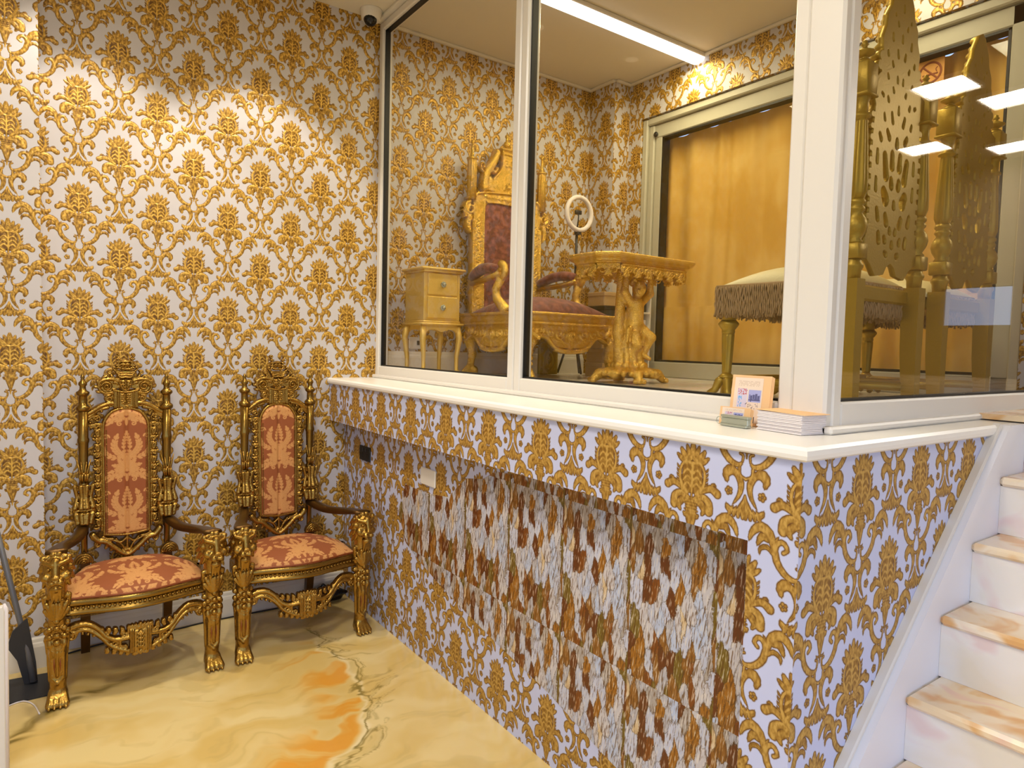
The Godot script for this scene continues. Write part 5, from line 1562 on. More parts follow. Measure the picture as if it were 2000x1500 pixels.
	cr.plate([Vector2(0, 1.255), Vector2(0.2, 1.265), Vector2(0.17, 1.3), Vector2(0.1, 1.34), Vector2(0.06, 1.38), Vector2(0.045, 1.46), Vector2(0, 1.462)], 0.01)
	cr.stroke([Vector2(0.055, 1.465), Vector2(0.05, 1.41), Vector2(0.07, 1.365), Vector2(0.13, 1.32)], 0.0075, 0.007, 0.026, 10)
	cr.stroke([Vector2(0.0, 1.468), Vector2(0.06, 1.466)], 0.008, 0.008, 0.024, 3)
	cr.stroke([Vector2(0.0, 1.445), Vector2(0.045, 1.444)], 0.006, 0.006, 0.02, 3)
	for k in 2: cr.curl(Vector2(0.0, 1.3), 0.03 - 0.012 * k, 0.0, 1.0, 0.006, 0.024)
	cr.curl(Vector2(0.02, 1.4), 0.018, 1.0, 1.3, 0.005, 0.022)
	# a reclining beast on each slope
	cr.stroke([Vector2(0.2, 1.28), Vector2(0.19, 1.33), Vector2(0.155, 1.37), Vector2(0.115, 1.41), Vector2(0.1, 1.44)], 0.03, 0.022, 0.034, 10)
	cr.dot(Vector2(0.098, 1.44), 0.024, 0.036)
	cr.stroke([Vector2(0.205, 1.33), Vector2(0.215, 1.3), Vector2(0.19, 1.265)], 0.014, 0.011, 0.03, 5)
	cr.stroke([Vector2(0.15, 1.36), Vector2(0.12, 1.35), Vector2(0.1, 1.37)], 0.011, 0.009, 0.03, 5)
	cr.curl(Vector2(0.215, 1.37), 0.022, -1.5, 1.2, 0.006, 0.02)
	for k in 4: cr.frond([Vector2(0.03 + 0.04 * k, 1.28), Vector2(0.05 + 0.035 * k, 1.3), Vector2(0.06 + 0.032 * k, 1.32)], 0.007, 0.026, 0.02, 4)
	var tall := func(p: Vector3) -> Vector3: return lean.call(Vector3(p.x, 1.25 + (p.y - 1.25) * 1.5, p.z))
	obj("crest", cr.relief(0.03, tall), M.leafgold, t)
	var fin := Sh.new().lathe([[0.03, 1.465], [0.028, 1.475], [0.012, 1.482], [0.012, 1.49], [0.024, 1.5], [0.027, 1.515], [0.02, 1.53], [0.009, 1.54], [0.009, 1.555], [0.016, 1.566], [0.016, 1.574], [0.006, 1.585], [0.003, 1.6]], 16)
	var fo := obj("finial", fin, M.leafgold, t)
	fo.position = Vector3(0, 0.105, -0.395)
	for s in [-1.0, 1.0]:
		var col := Sh.new().lathe([[0.034, 1.19], [0.034, 1.45], [0.03, 1.455]], 40, Transform3D.IDENTITY, 10, 0.22, 1.195, 1.452)
		col.lathe([[0.03, 1.455], [0.04, 1.46], [0.04, 1.468], [0.024, 1.474], [0.012, 1.48], [0.01, 1.565], [0.016, 1.57], [0.014, 1.58], [0.004, 1.586]], 16)
		var co := obj("fluted_column", col, M.leafgold, t)
		co.position = Vector3(s * 0.3, 0, -0.37)
		# arm: velvet pad, gilt scroll, curved support
		var pad := Sh.new()
		var pts := []
		for i in 9: pts.append(Vector3(s * (0.29 + 0.035 * sin(i / 8.0 * PI * 0.6)), 0.66 + 0.035 * sin(i / 8.0 * PI) + 0.02 * i / 8.0, lerpf(-0.35, 0.02, i / 8.0)))
		pad.tube(pts, [0.035, 0.04, 0.042, 0.043, 0.043, 0.043, 0.042, 0.04, 0.035], 12, 0.8)
		obj("arm_pad", pad, M.velvet, t)
		var ar := Sh.new()
		ar.tube([Vector3(s * 0.29, 0.62, -0.35), Vector3(s * 0.32, 0.64, -0.1), Vector3(s * 0.325, 0.66, 0.03)], [0.03, 0.032, 0.032], 10, 0.6)
		var sc := []
		var sr := []
		for i in 18:
			var a := PI / 2 - TAU * 1.15 * i / 17.0
			var q := 0.055 * (1.0 - 0.72 * i / 17.0)
			sc.append(Vector3(s * 0.325, 0.665 + sin(a) * q, 0.04 + cos(a) * q))
			sr.append(0.026 - 0.012 * i / 17.0)
		ar.tube(sc, sr, 10, 1.0, Vector3.RIGHT)
		ar.tube([Vector3(s * 0.325, 0.63, 0.05), Vector3(s * 0.335, 0.56, 0.005), Vector3(s * 0.335, 0.5, 0.02), Vector3(s * 0.33, 0.44, 0.09), Vector3(s * 0.33, 0.41, 0.13)], [0.028, 0.026, 0.03, 0.036, 0.04], 12)
		obj("arm_scroll", ar, M.leafgold, t)
func nightstand() -> void:
	var t := thing("nightstand", "small embossed gold two drawer nightstand behind the left window", "nightstand", Vector3(2.07, FLOOR2, 0.235))
	var top := Sh.new()
	top.box(Vector3(-0.155, 0.655, -0.145), Vector3(0.155, 0.672, 0.155), 0.006)
	top.box(Vector3(-0.14, 0.642, -0.135), Vector3(0.14, 0.657, 0.145), 0.005)
	obj("table_top", top, M.paleleaf, t)
	obj("cabinet_body", Sh.new(false).box(Vector3(-0.128, 0.345, -0.13), Vector3(0.128, 0.643, 0.125), 0.004), M.paleleaf, t)
	for k in 2:
		var y := 0.36 + 0.143 * k
		var d := obj("drawer", Sh.new(false).box(Vector3(-0.105, y, 0.12), Vector3(0.105, y + 0.134, 0.134), 0.004), M.paleleaf, t)
		var kn := Sh.new()
		for j in 8:
			var a := TAU * j / 8
			kn.ball(Vector3(cos(a) * 0.013, y + 0.067 + sin(a) * 0.013, 0.14), Vector3(0.0065, 0.0065, 0.005), 5)
		kn.ball(Vector3(0, y + 0.067, 0.146), Vector3(0.01, 0.01, 0.012), 7)
		obj("knob", kn, M.silver, d).set_meta("label", "silver flower knob")
	var tray := Sh.new()
	tray.box(Vector3(-0.15, 0.318, -0.14), Vector3(0.15, 0.332, 0.15), 0.006)
	tray.box(Vector3(-0.132, 0.33, -0.132), Vector3(0.132, 0.346, 0.13), 0.004)
	obj("moulding", tray, M.paleleaf, t)
	var ap := PackedVector2Array([Vector2(-0.135, 0.318), Vector2(-0.135, 0.27), Vector2(-0.115, 0.265), Vector2(-0.09, 0.288), Vector2(-0.05, 0.292), Vector2(0, 0.275), Vector2(0.05, 0.292), Vector2(0.09, 0.288), Vector2(0.115, 0.265), Vector2(0.135, 0.27), Vector2(0.135, 0.318)])
	obj("apron", Sh.new(false).ext(ap, 0.108, 0.126), M.paleleaf, t)
	obj("apron", Sh.new(false).ext(ap, -0.12, -0.106), M.paleleaf, t)
	for q in [[-1, -1], [1, -1], [-1, 1], [1, 1]]:
		var l := Sh.new()
		l.tube([Vector3(q[0] * 0.118, 0.32, q[1] * 0.11), Vector3(q[0] * 0.13, 0.24, q[1] * 0.122), Vector3(q[0] * 0.118, 0.12, q[1] * 0.112), Vector3(q[0] * 0.118, 0.04, q[1] * 0.112), Vector3(q[0] * 0.135, 0.012, q[1] * 0.128), Vector3(q[0] * 0.137, 0.002, q[1] * 0.13)], [0.02, 0.021, 0.014, 0.0125, 0.015, 0.014], 10)
		obj("leg", l, M.paleleaf, t)
func console_table() -> void:
	var t := thing("pedestal_table", "gilded table carried by a carved cherub, standing right of the red throne", "table", Vector3(2.87, FLOOR2, 1.2))
	var oct := func(hx: float, hz: float, ch: float, y: float) -> PackedVector3Array:
		var r := PackedVector3Array()
		for q in [[hx, hz - ch], [hx - ch, hz], [ch - hx, hz], [-hx, hz - ch], [-hx, ch - hz], [ch - hx, -hz], [hx - ch, -hz], [hx, ch - hz]]: r.append(Vector3(q[0], y, q[1]))
		r.reverse()
		return r
	var top := Sh.new(false)
	var rings := []
	for q in [[0.36, 0.17, 0.668], [0.365, 0.175, 0.676], [0.375, 0.185, 0.682], [0.375, 0.185, 0.692], [0.395, 0.2, 0.7], [0.402, 0.207, 0.708], [0.402, 0.207, 0.718], [0.394, 0.2, 0.724]]: rings.append(oct.call(q[0], q[1], 0.09, q[2]))
	top.loft(rings)
	obj("table_top", top, M.leafgold, t)
	# carved valance under the top
	var corner := oct.call(0.352, 0.165, 0.09, 0.0) as PackedVector3Array
	for k in 8:
		var a: Vector3 = corner[k]
		var b: Vector3 = corner[(k + 1) % 8]
		var ln := a.distance_to(b)
		var cv := Cv.new(Vector2(0, 0.585), Vector2(ln, 0.67), 0.0034)
		cv.mir = false
		var n := maxi(1, roundi(ln / 0.085))
		cv.plate([Vector2(0, 0.635), Vector2(ln, 0.635), Vector2(ln, 0.67), Vector2(0, 0.67)], 0.008)
		cv.stroke([Vector2(0, 0.662), Vector2(ln, 0.662)], 0.006, 0.006, 0.016, 3)
		for i in n:
			var x := ln * (i + 0.5) / n
			var w := ln / n
			cv.curl(Vector2(x - w * 0.22, 0.632), w * 0.2, 0.4, 1.2, 0.0055, 0.016)
			cv.curl(Vector2(x + w * 0.22, 0.632), w * 0.2, PI - 0.4, -1.2, 0.0055, 0.016)
			for e in [-0.5, 0.0, 0.5]: cv.leaf([Vector2(x, 0.645), Vector2(x + e * 0.02, 0.615), Vector2(x + e * 0.045, 0.594 + absf(e) * 0.012)], 0.009, 0.018, 5)
		var d := (b - a).normalized()
		var nrm := Vector3.UP.cross(d) * -1.0
		if nrm.dot(a + b) < 0: nrm = -nrm
		var tr := Transform3D(Basis(d, Vector3.UP, d.cross(Vector3.UP)), a)
		if d.cross(Vector3.UP).dot(nrm) < 0:
			tr = Transform3D(Basis(-d, Vector3.UP, (-d).cross(Vector3.UP)), b)
		obj("valance", cv.relief(0.012), M.leafgold, t).transform = tr
	# the cherub with raised arms before a twisted trunk
	var f := Fd.new(Vector3(-0.2, 0.06, -0.15), Vector3(0.2, 0.69, 0.17), 0.0058)
	f.cap(Vector3(-0.05, 0.1, -0.02), Vector3(-0.075, 0.3, -0.02), 0.045, 0.032, 0.03)
	f.cap(Vector3(-0.075, 0.3, -0.02), Vector3(-0.075, 0.68, -0.01), 0.032, 0.024, 0.03)
	f.cap(Vector3(0.0, 0.36, 0.03), Vector3(0.005, 0.46, 0.03), 0.052, 0.05, 0.02)
	f.cap(Vector3(0.0, 0.34, 0.02), Vector3(0.0, 0.33, 0.02), 0.055, 0.05, 0.02)
	f.cap(Vector3(0.005, 0.47, 0.03), Vector3(0.01, 0.52, 0.035), 0.03, 0.022, 0.015)
	f.ball(Vector3(0.015, 0.555, 0.045), 0.042, 0.01, Vector3(0.95, 1.15, 1))
	for k in 9: f.ball(Vector3(0.015, 0.57, 0.04) + Vector3(cos(k * 0.7), 0.55 + 0.3 * sin(k * 1.9), sin(k * 0.7) * 0.8 - 0.2) * 0.04, 0.014, 0.005)
	f.ball(Vector3(0.02, 0.55, 0.086), 0.008, 0.005)
	f.caps(Vector3(0.02, 0.54, 0.078), Vector3(0.022, 0.54, 0.078), 0.01, 0.01, 0.006)
	f.cap(Vector3(0.05, 0.475, 0.03), Vector3(0.115, 0.53, 0.04), 0.026, 0.021, 0.015)
	f.cap(Vector3(0.115, 0.53, 0.04), Vector3(0.1, 0.63, 0.05), 0.021, 0.016, 0.012)
	f.cap(Vector3(0.1, 0.63, 0.05), Vector3(0.085, 0.67, 0.05), 0.016, 0.018, 0.008)
	f.cap(Vector3(-0.04, 0.475, 0.03), Vector3(-0.085, 0.53, 0.03), 0.026, 0.021, 0.015)
	f.cap(Vector3(-0.085, 0.53, 0.03), Vector3(-0.075, 0.63, 0.03), 0.021, 0.018, 0.012)
	f.cap(Vector3(0.03, 0.33, 0.03), Vector3(0.085, 0.27, 0.085), 0.038, 0.03, 0.015)
	f.cap(Vector3(0.085, 0.27, 0.085), Vector3(0.06, 0.165, 0.05), 0.028, 0.018, 0.012)
	f.cap(Vector3(0.06, 0.165, 0.05), Vector3(0.08, 0.145, 0.085), 0.018, 0.012, 0.01)
	f.cap(Vector3(-0.02, 0.33, 0.03), Vector3(-0.01, 0.23, 0.07), 0.038, 0.03, 0.015)
	f.cap(Vector3(-0.01, 0.23, 0.07), Vector3(-0.03, 0.13, 0.03), 0.028, 0.018, 0.012)
	for k in 9: f.cap(Vector3(-0.08 + 0.02 * k, 0.31 + 0.015 * sin(k * 2.0), 0.06), Vector3(-0.09 + 0.022 * k, 0.24 + 0.02 * sin(k * 3.0), 0.065), 0.014, 0.008, 0.006)
	f.cap(Vector3(0, 0.07, 0), Vector3(0, 0.14, 0), 0.1, 0.055, 0.03)
	for k in 10:
		var a := TAU * k / 10
		f.cap(Vector3(cos(a) * 0.07, 0.13, sin(a) * 0.06), Vector3(cos(a + 0.4) * 0.05, 0.26 + 0.05 * (k % 3), sin(a + 0.4) * 0.045), 0.022, 0.013, 0.008)
		f.ball(Vector3(cos(a) * 0.09, 0.1, sin(a) * 0.08), 0.026, 0.008)
	obj("cherub_support", f.mesh(), M.leafgold, t)
	var g := Fd.new(Vector3(-0.29, -0.006, -0.24), Vector3(0.29, 0.12, 0.24), 0.0062)
	for k in 8:
		var a := TAU * (k + 0.5) / 8
		var e := Vector3(cos(a) * 0.235, 0, sin(a) * 0.185)
		g.cap(Vector3(0, 0.075, 0), e * 0.8 + Vector3(0, 0.055, 0), 0.035, 0.028, 0.02)
		if k % 2 == 0:
			g.cap(e * 0.85 + Vector3(0, 0.05, 0), e + Vector3(0, 0.02, 0), 0.03, 0.022, 0.012)
			for j in 3: g.ball(e * 1.05 + Vector3(cos(a + PI / 2), 0, sin(a + PI / 2)) * 0.026 * (j - 1) + Vector3(0, 0.016, 0), 0.016, 0.005)
	for k in 26:
		var a := TAU * k / 26
		g.cap(Vector3(cos(a) * 0.12, 0.08, sin(a) * 0.095), Vector3(cos(a) * 0.2, 0.058, sin(a) * 0.16), 0.014, 0.018, 0.006)
	obj("pedestal_foot", g.mesh(), M.leafgold, t)
	var card := thing("paper_pad", "white pad of paper lying on the gilded cherub table", "paper pad", Vector3(2.62, FLOOR2 + 0.7245, 1.3), 0.05)
	for k in 3: obj("sheet", Sh.new(false).box(Vector3(-0.06, 0.004 * k, -0.04), Vector3(0.06, 0.004 * k + 0.0035, 0.04), 0.0005, Transform3D(Basis(Vector3.UP, 0.04 * k), Vector3())), M.paperwhite, card)
func ring_light() -> void:
	var t := thing("ring_light", "round white selfie ring light on a black tripod in the corner of the inner room", "ring light", Vector3(3.215, FLOOR2, 0.29))
	var r := []
	var rad := []
	for k in 41:
		var a := TAU * k / 40
		r.append(Vector3(sin(a) * 0.117, 1.168 + cos(a) * 0.117, 0.02))
		rad.append(0.017)
	obj("ring", Sh.new().tube(r, rad, 10, 1.0, Vector3.BACK), M.paperwhite, t)
	var p := Sh.new()
	p.tube([Vector3(0, 0.25, 0), Vector3(0, 0.7, 0)], [0.014], 10)
	p.tube([Vector3(0, 0.68, 0), Vector3(0, 1.05, 0)], [0.01], 10)
	p.ball(Vector3(0, 0.7, 0), Vector3(0.02, 0.025, 0.02))
	p.box(Vector3(-0.02, 1.02, -0.01), Vector3(0.02, 1.07, 0.03), 0.004)
	obj("pole", p, M.darkgrey, t)
	var h := Sh.new()
	h.tube([Vector3(0, 1.06, 0.0), Vector3(0.01, 1.12, 0.0), Vector3(0.005, 1.17, 0.01)], [0.006, 0.005, 0.005], 7)
	h.box(Vector3(-0.03, 1.165, 0.0), Vector3(0.03, 1.195, 0.018), 0.004)
	obj("phone_clamp", h, M.dark, t)
	for k in 3:
		var b := Basis(Vector3.UP, k * TAU / 3 + 0.4)
		obj("leg", Sh.new().tube([b * Vector3(0.012, 0.34, 0), b * Vector3(0.11, 0.012, 0)], [0.009, 0.008], 8), M.darkgrey, t)
func shelf_boxes() -> void:
	# a narrow white rack of small boxes beside the inner window, cartons leaning in front
	var t := thing("rack", "narrow white rack with dark small goods left of the curtained window", "rack", Vector3(3.585, FLOOR2, 0.5), -PI / 2)
	var side := Sh.new(false)
	side.box(Vector3(-0.1, 0.0, -0.105), Vector3(0.1, 0.72, -0.095), 0.002)
	side.box(Vector3(-0.1, 0.0, 0.095), Vector3(0.1, 0.72, 0.105), 0.002)
	obj("side_panel", side, M.white, t)
	for k in 7: obj("shelf", Sh.new(false).box(Vector3(-0.1, 0.02 + 0.11 * k, -0.095), Vector3(0.1, 0.032 + 0.11 * k, 0.095), 0.001), M.white, t)
	var tones := [M.dark, M.redbox, M.dark, M.paperwhite, M.darkgrey, M.dark]
	for k in 6:
		for j in 2:
			var bx := Sh.new(false).box(Vector3(-0.07, 0.0, -0.04), Vector3(0.06, 0.055 + 0.02 * ((k + j) % 3), 0.04), 0.003)
			var o := obj("box", bx, tones[(k + j) % 6])
			o.position = Vector3(3.585 + 0.045 - 0.09 * j, FLOOR2 + 0.0325 + 0.11 * k, 0.51)
			o.rotation.y = -PI / 2
			tag(o, "%s packed box on the %s shelf of the white rack, %s of its two" % [["dark", "red", "dark", "white", "dark grey", "dark"][(k + j) % 6], ["lowest", "second", "third", "fourth", "fifth", "sixth"][k], ["right", "left"][j]], "box", "small boxes on the white rack")
			obj("label", Sh.new(false).box(Vector3(-0.0712, 0.015, -0.025), Vector3(-0.0702, 0.04, 0.025), 0.0), M.paperwhite if (k + j) % 6 != 3 else M.redbox, o)
	for k in 6:
		var o := obj("carton", Sh.new(false).box(Vector3(-0.12, 0.0, -0.09), Vector3(0.12, 0.094, 0.09), 0.004), M.cardboard if k != 4 else M.darkgrey)
		obj("lid", Sh.new(false).box(Vector3(-0.124, 0.07, -0.094), Vector3(0.124, 0.098, 0.094), 0.003), M.cardboard if k != 4 else M.dark, o)
		o.position = Vector3(3.33 + 0.008 * (k % 2), FLOOR2 + 0.099 * k + 0.001, 0.52)
		o.rotation.y = 0.06 * sin(k * 2.3)
		tag(o, ["plain cardboard carton at the bottom of the stack behind the throne", "plain carton second from the bottom of the stack behind the throne", "plain carton third from the bottom of the stack behind the throne", "plain carton fourth from the bottom of the stack behind the throne", "dark carton near the top of the stack behind the throne", "topmost plain carton of the stack behind the throne"][k], "carton", "cartons stacked behind the throne")
	# carved gilt plaque standing under the throne
	var pq := thing("gilt_plaque", "gilded carved panel with an oval, standing behind the legs of the red throne", "carved panel", Vector3(3.02, FLOOR2, 0.24))
	var cv := Cv.new(Vector2(-0.09, 0), Vector2(0.09, 0.2), 0.003)
	cv.plate([Vector2(0, 0.003), Vector2(0.085, 0.003), Vector2(0.085, 0.196), Vector2(0, 0.196)], 0.008)
	var q := []
	for k in 13: q.append(Vector2(sin(PI * k / 12) * 0.045, 0.1 - cos(PI * k / 12) * 0.07))
	cv.stroke(q, 0.006, 0.006, 0.016, 12)
	cv.stroke([Vector2(0.078, 0.01), Vector2(0.078, 0.19)], 0.006, 0.006, 0.016, 3)
	cv.frond([Vector2(0, 0.05), Vector2(0.0, 0.1), Vector2(0.0, 0.14)], 0.008, 0.03, 0.014, 5)
	cv.curl(Vector2(0.062, 0.17), 0.014, 0.0, 1.2, 0.005, 0.014)
	cv.curl(Vector2(0.062, 0.03), 0.014, 0.0, 1.2, 0.005, 0.014)
	obj("panel", cv.relief(0.012), M.oldgold, pq)
func display_things() -> void:
	M.paleleaf = carved(Color(0.9, 0.76, 0.4), 0.4, 22.0, 0.12, 0.6)
	M.redbox = plain(Color(0.7, 0.2, 0.12), 0.6)
	big_throne()
	nightstand()
	console_table()
	ring_light()
	shelf_boxes()
	var t := thing("wall_socket", "white wall socket on the papered wall behind the nightstand", "wall socket", Vector3(2.07, 1.57, 0.0))
	obj("plate", Sh.new(false).box(Vector3(-0.045, 0, 0), Vector3(0.045, 0.078, 0.01), 0.003), M.white, t)
	obj("switch", Sh.new(false).box(Vector3(0.01, 0.025, 0.009), Vector3(0.03, 0.055, 0.013), 0.002), M.darkgrey, t)
	# no smoking sign on the inner window, facing the hall
	var sg := thing("no_smoking_sign", "square amber no smoking sign stuck on the inner window above the right tall chair", "sign", Vector3(3.8255, 3.085, 2.36))
	sg.rotation.y = -PI / 2
	sg.scale = Vector3(0.74, 0.74, 1)
	obj("sheet", Sh.new(false).box(Vector3(-0.09, -0.09, 0), Vector3(0.09, 0.09, 0.002), 0.0), M.amber, sg)
	var cc := Cv.new(Vector2(-0.085, -0.085), Vector2(0.085, 0.085), 0.002)
	cc.mir = false
	var ring := []
	for k in 25: ring.append(Vector2.from_angle(TAU * k / 24) * 0.07)
	cc.stroke(ring, 0.007, 0.007, 0.0005, 24)
	cc.cap(Vector2(-0.049, 0.049), 0.006, Vector2(0.049, -0.049), 0.006, 0.0005)
	cc.cap(Vector2(-0.045, -0.012), 0.006, Vector2(0.03, -0.012), 0.006, 0.0004)
	cc.cap(Vector2(0.04, -0.012), 0.006, Vector2(0.046, -0.012), 0.006, 0.0004)
	cc.stroke([Vector2(0.042, 0.0), Vector2(0.036, 0.018), Vector2(0.046, 0.03)], 0.003, 0.003, 0.0004, 6)
	var o := obj("symbol", cc.relief(0.0005), M.bole, sg)
	o.position.z = 0.0032

func hall_things() -> void:
	M.amber = plain(Color(0.86, 0.62, 0.3), 0.6)
	# dome camera
	var c := thing("dome_camera", "white dome security camera with a black lens, under the ceiling beside the first window", "security camera", Vector3(1.685, CEIL, 0.1))
	obj("housing", Sh.new().lathe([[0.05, -0.062], [0.058, -0.056], [0.062, -0.03], [0.066, -0.006], [0.066, 0.0]], 24), M.white, c)
	obj("lens_ball", Sh.new().ball(Vector3(-0.012, -0.066, 0.016), Vector3(0.04, 0.038, 0.04), 12), M.gloss, c)
	obj("lens", Sh.new().lathe([[0.012, 0.0], [0.012, 0.006], [0.008, 0.008]], 12, Transform3D(Basis(Vector3.RIGHT, 1.9), Vector3(-0.02, -0.08, 0.048))), M.darkgrey, c)
	# lobby dustpan
	var d := thing("dustpan", "dark grey upright dustpan with a long handle, left of the left lion throne", "dustpan", Vector3(-0.04, 0, 0.36))
	var b := Sh.new(false)
	b.ext(PackedVector2Array([Vector2(-0.1, -0.11), Vector2(0.07, -0.11), Vector2(0.1, 0.12), Vector2(-0.1, 0.14)]), 0.0, 0.008, Transform3D(Basis(Vector3.RIGHT, -PI / 2), Vector3(0, 0, 0.03)))
	b.box(Vector3(-0.1, 0.006, -0.12), Vector3(-0.094, 0.04, 0.13), 0.002)
	obj("pan_base", b, M.darkgrey, d)
	var p := Sh.new(false)
	p.ext(PackedVector2Array([Vector2(-0.015, 0.01), Vector2(0.035, 0.01), Vector2(0.03, 0.1), Vector2(0.0, 0.32), Vector2(-0.055, 0.27), Vector2(-0.075, 0.2), Vector2(-0.04, 0.13)]), -0.006, 0.006, Transform3D(Basis(Vector3.RIGHT, 0.06), Vector3(0, 0, -0.02)), 0.003)
	obj("pan_back", p, M.darkgrey, d)
	obj("handle", Sh.new().tube([Vector3(0.02, 0.02, -0.01), Vector3(0.0, 0.16, -0.012), Vector3(-0.03, 0.32, -0.02), Vector3(-0.14, 0.9, -0.06)], [0.016, 0.012, 0.012, 0.012], 10), M.steelgrey, d)
	# white painted board standing at the left edge
	var w := thing("painted_board", "narrow white painted board standing upright at the far left of the hall", "board", Vector3(-0.13, 0, 1.2))
	var bd := Sh.new(false)
	bd.ext(PackedVector2Array([Vector2(-0.12, 0.0), Vector2(0.033, 0.0), Vector2(0.037, 0.655), Vector2(0.032, 0.672), Vector2(-0.12, 0.645)]), -0.012, 0.012, Transform3D.IDENTITY, 0.003)
	obj("board", bd, M.white, w)
	obj("edge_strip", Sh.new().tube([Vector3(0.035, 0.0, 0.0), Vector3(0.039, 0.66, 0.0), Vector3(0.036, 0.678, 0.0)], [0.008, 0.008, 0.003], 8), M.paperwhite, w)
	# cables
	var k := Sh.new()
	var pts := []
	for q in Cv.curve([Vector2(-0.12, 0.52), Vector2(-0.06, 0.5), Vector2(-0.02, 0.56), Vector2(0.0, 0.66)], 14): pts.append(Vector3(q.x, 0.0035, q.y))
	k.tube(pts, [0.003], 6)
	tag(obj("white_cable", k, M.paperwhite), "thin white cable curling on the floor in front of the dustpan", "cable")
	k = Sh.new()
	pts = []
	for q in Cv.curve([Vector2(0.05, 0.1), Vector2(0.3, 0.04), Vector2(0.6, 0.05), Vector2(0.8, 0.035), Vector2(1.3, 0.05)], 22): pts.append(Vector3(q.x, 0.0045, q.y))
	k.tube(pts, [0.004], 6)
	tag(obj("black_cable", k, M.dark), "thin black cable along the skirting behind the lion thrones", "cable")
	# crumpled black bag in the corner
	var f := Fd.new(Vector3(-0.13, -0.005, -0.1), Vector3(0.13, 0.16, 0.1), 0.006)
	var rng := RandomNumberGenerator.new()
	rng.seed = 3
	for i in 16:
		var a := Vector3(rng.randf_range(-0.08, 0.08), rng.randf_range(0.02, 0.09), rng.randf_range(-0.05, 0.05))
		var e := a + Vector3(rng.randf_range(-0.04, 0.04), rng.randf_range(-0.01, 0.04), rng.randf_range(-0.03, 0.03))
		e.y = maxf(e.y, 0.02)
		f.cap(a, e, 0.02, 0.012, 0.012)
	f.cap(Vector3(-0.07, 0.025, 0), Vector3(0.07, 0.025, 0), 0.025, 0.025, 0.02)
	var bag := obj("black_bag", f.mesh(), M.gloss)
	bag.position = Vector3(1.45, 0.003, 0.1)
	tag(bag, "crumpled black plastic bag in the corner behind the right lion throne", "bag")
	sill_things()
func print_texture(seed_: int) -> ImageTexture:
	# an illegible little leaflet: lines of type, a blue picture and a dark shape
	var im := Image.create(96, 96, false, Image.FORMAT_RGB8)
	im.fill(Color(0.93, 0.85, 0.76))
	var rng := RandomNumberGenerator.new()
	rng.seed = seed_
	for r in 4:
		for i in 24: if rng.randf() > 0.25: im.fill_rect(Rect2i(14 + i * 3, 8 + r * 3, 2, 1), Color(0.72, 0.6, 0.5))
	im.fill_rect(Rect2i(50, 26, 42, 26), Color(0.66, 0.67, 0.84))
	im.fill_rect(Rect2i(12, 24, 34, 40), Color(0.84, 0.8, 0.86))
	for i in 9: im.fill_rect(Rect2i(54 + i * 4, 34 + int(rng.randf() * 5), 2 + i % 2, 9 + int(rng.randf() * 5)), Color(0.2, 0.2, 0.38))
	im.fill_rect(Rect2i(52, 46, 38, 3), Color(0.36, 0.36, 0.52))
	for i in 40: im.fill_rect(Rect2i(14 + int(rng.randf() * 30), 24 + int(rng.randf() * 12), 2, 2), Color(0.75, 0.35, 0.35))
	for i in 30: im.fill_rect(Rect2i(16 + int(rng.randf() * 12), 40 + int(rng.randf() * 22), 2, 3), Color(0.45, 0.68, 0.9))
	for i in 30: im.fill_rect(Rect2i(40 + int(rng.randf() * 46), 54 + int(rng.randf() * 12), 2, 1), Color(0.35, 0.28, 0.3))
	for i in 10: im.fill_rect(Rect2i(46 + i * 3, 92 - i, 4, 4 + i), Color(0.08, 0.1, 0.2))
	im.fill_rect(Rect2i(26, 76, 9, 12), Color(0.18, 0.14, 0.18))
	im.fill_rect(Rect2i(12, 86, 10, 6), Color(0.2, 0.17, 0.2))
	return ImageTexture.create_from_image(im)
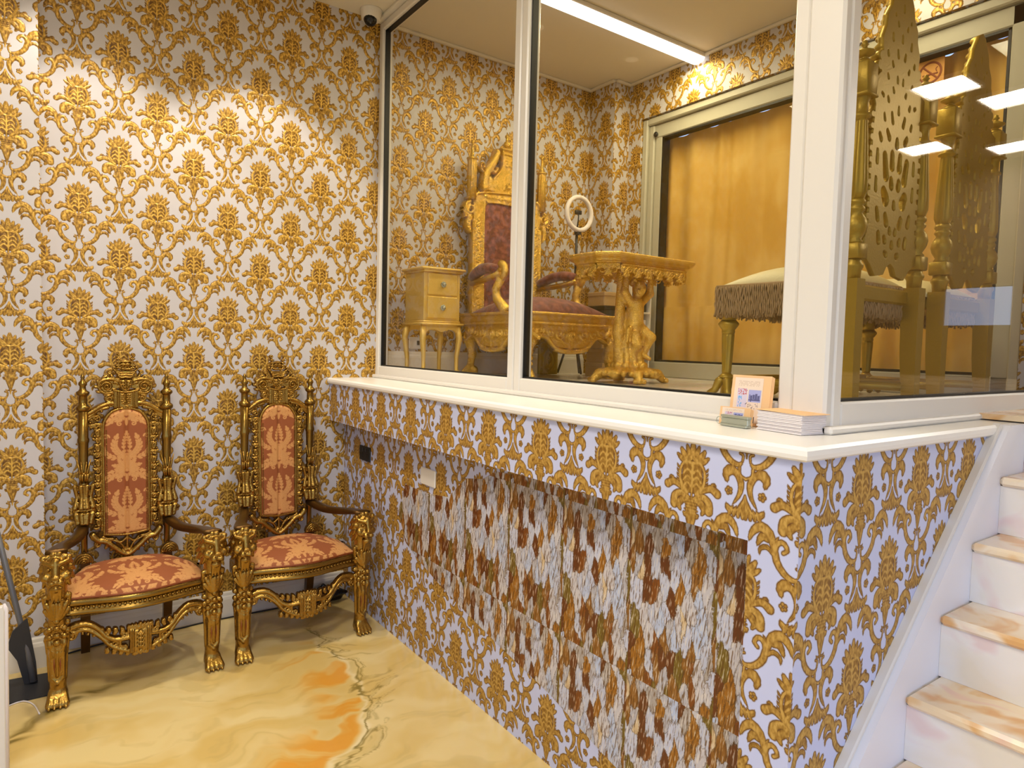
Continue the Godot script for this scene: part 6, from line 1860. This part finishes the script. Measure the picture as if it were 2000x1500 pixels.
func leaflet(at: Vector3, turn: float, w: float, h: float, lean: float, label: String, seed_: int) -> void:
	var t := thing("leaflet", label, "leaflet", at, turn)
	var b := Basis(Vector3.RIGHT, -lean)
	for k in 3:
		obj("sheet", Sh.new(false).box(Vector3(-w / 2 + 0.003 * k, 0, -0.002 * k - 0.001), Vector3(w / 2 + 0.003 * k, h - 0.002 * k, -0.002 * k), 0.0, Transform3D(b, Vector3())), M.peach, t)
	var q := Sh.new(false)
	q.quad(b * Vector3(-w * 0.42, h * 0.06, 0.0006), b * Vector3(w * 0.3, h * 0.06, 0.0006), b * Vector3(w * 0.3, h * 0.95, 0.0006), b * Vector3(-w * 0.42, h * 0.95, 0.0006))
	var m := plain(Color.WHITE, 0.7)
	m.albedo_texture = print_texture(seed_)
	m.uv1_scale = Vector3(1.0 / (w * 0.72), 1.0 / (h * 0.89), 1)
	m.uv1_offset = Vector3(0.42 / 0.72, 0.95 / 0.89, 0)
	obj("print", q, m, t)
func sill_things() -> void:
	var y := 1.3815
	# block of leaflets
	var t := thing("leaflet_stack", "thick block of folded white leaflets on the sill in front of the corner post", "stack of leaflets", Vector3(1.738, y, 2.95), -PI / 2 - 0.12)
	for k in 12:
		var s := Sh.new(false)
		s.box(Vector3(-0.075 + 0.0016 * sin(k * 2.1), 0.0046 * k, -0.05), Vector3(0.075 + 0.0016 * sin(k * 1.3), 0.0046 * k + 0.0042, 0.05 + 0.0015 * cos(k * 3.0)), 0.0008)
		obj("leaflet_layer", s, M.paperwhite, t)
	var cov := Sh.new(false)
	cov.box(Vector3(-0.08, 0.0556, -0.053), Vector3(0.085, 0.0572, 0.053), 0.0006, Transform3D(Basis(Vector3.FORWARD, 0.02), Vector3()))
	obj("cover", cov, M.peach, t)
	leaflet(Vector3(1.742, y, 2.805), -PI / 2 + 0.04, 0.132, 0.152, 0.12, "peach printed leaflet standing against the window frame on the sill", 4)
	leaflet(Vector3(1.706, y, 2.785), -PI / 2 + 0.04, 0.105, 0.055, 0.1, "small printed card standing behind the metal holder on the sill", 9)
	var h := thing("card_holder", "flat pale metal card holder with a ring at its end on the sill", "card holder", Vector3(1.682, y, 2.808), -PI / 2 - 0.12)
	var s := Sh.new(false)
	s.box(Vector3(-0.05, 0.0, -0.012), Vector3(0.05, 0.008, 0.012), 0.002)
	s.box(Vector3(-0.05, 0.006, -0.009), Vector3(0.05, 0.026, 0.006), 0.002)
	s.box(Vector3(-0.052, 0.025, -0.011), Vector3(0.052, 0.033, 0.009), 0.002)
	obj("holder_body", s, M.silver, h)
	var r := []
	for k in 17: r.append(Vector3(-0.064 + cos(TAU * k / 16) * 0.011, 0.013 + sin(TAU * k / 16) * 0.011, 0.0))
	obj("ring", Sh.new().tube(r, [0.0012], 6, 1.0, Vector3.BACK), M.silver, h)
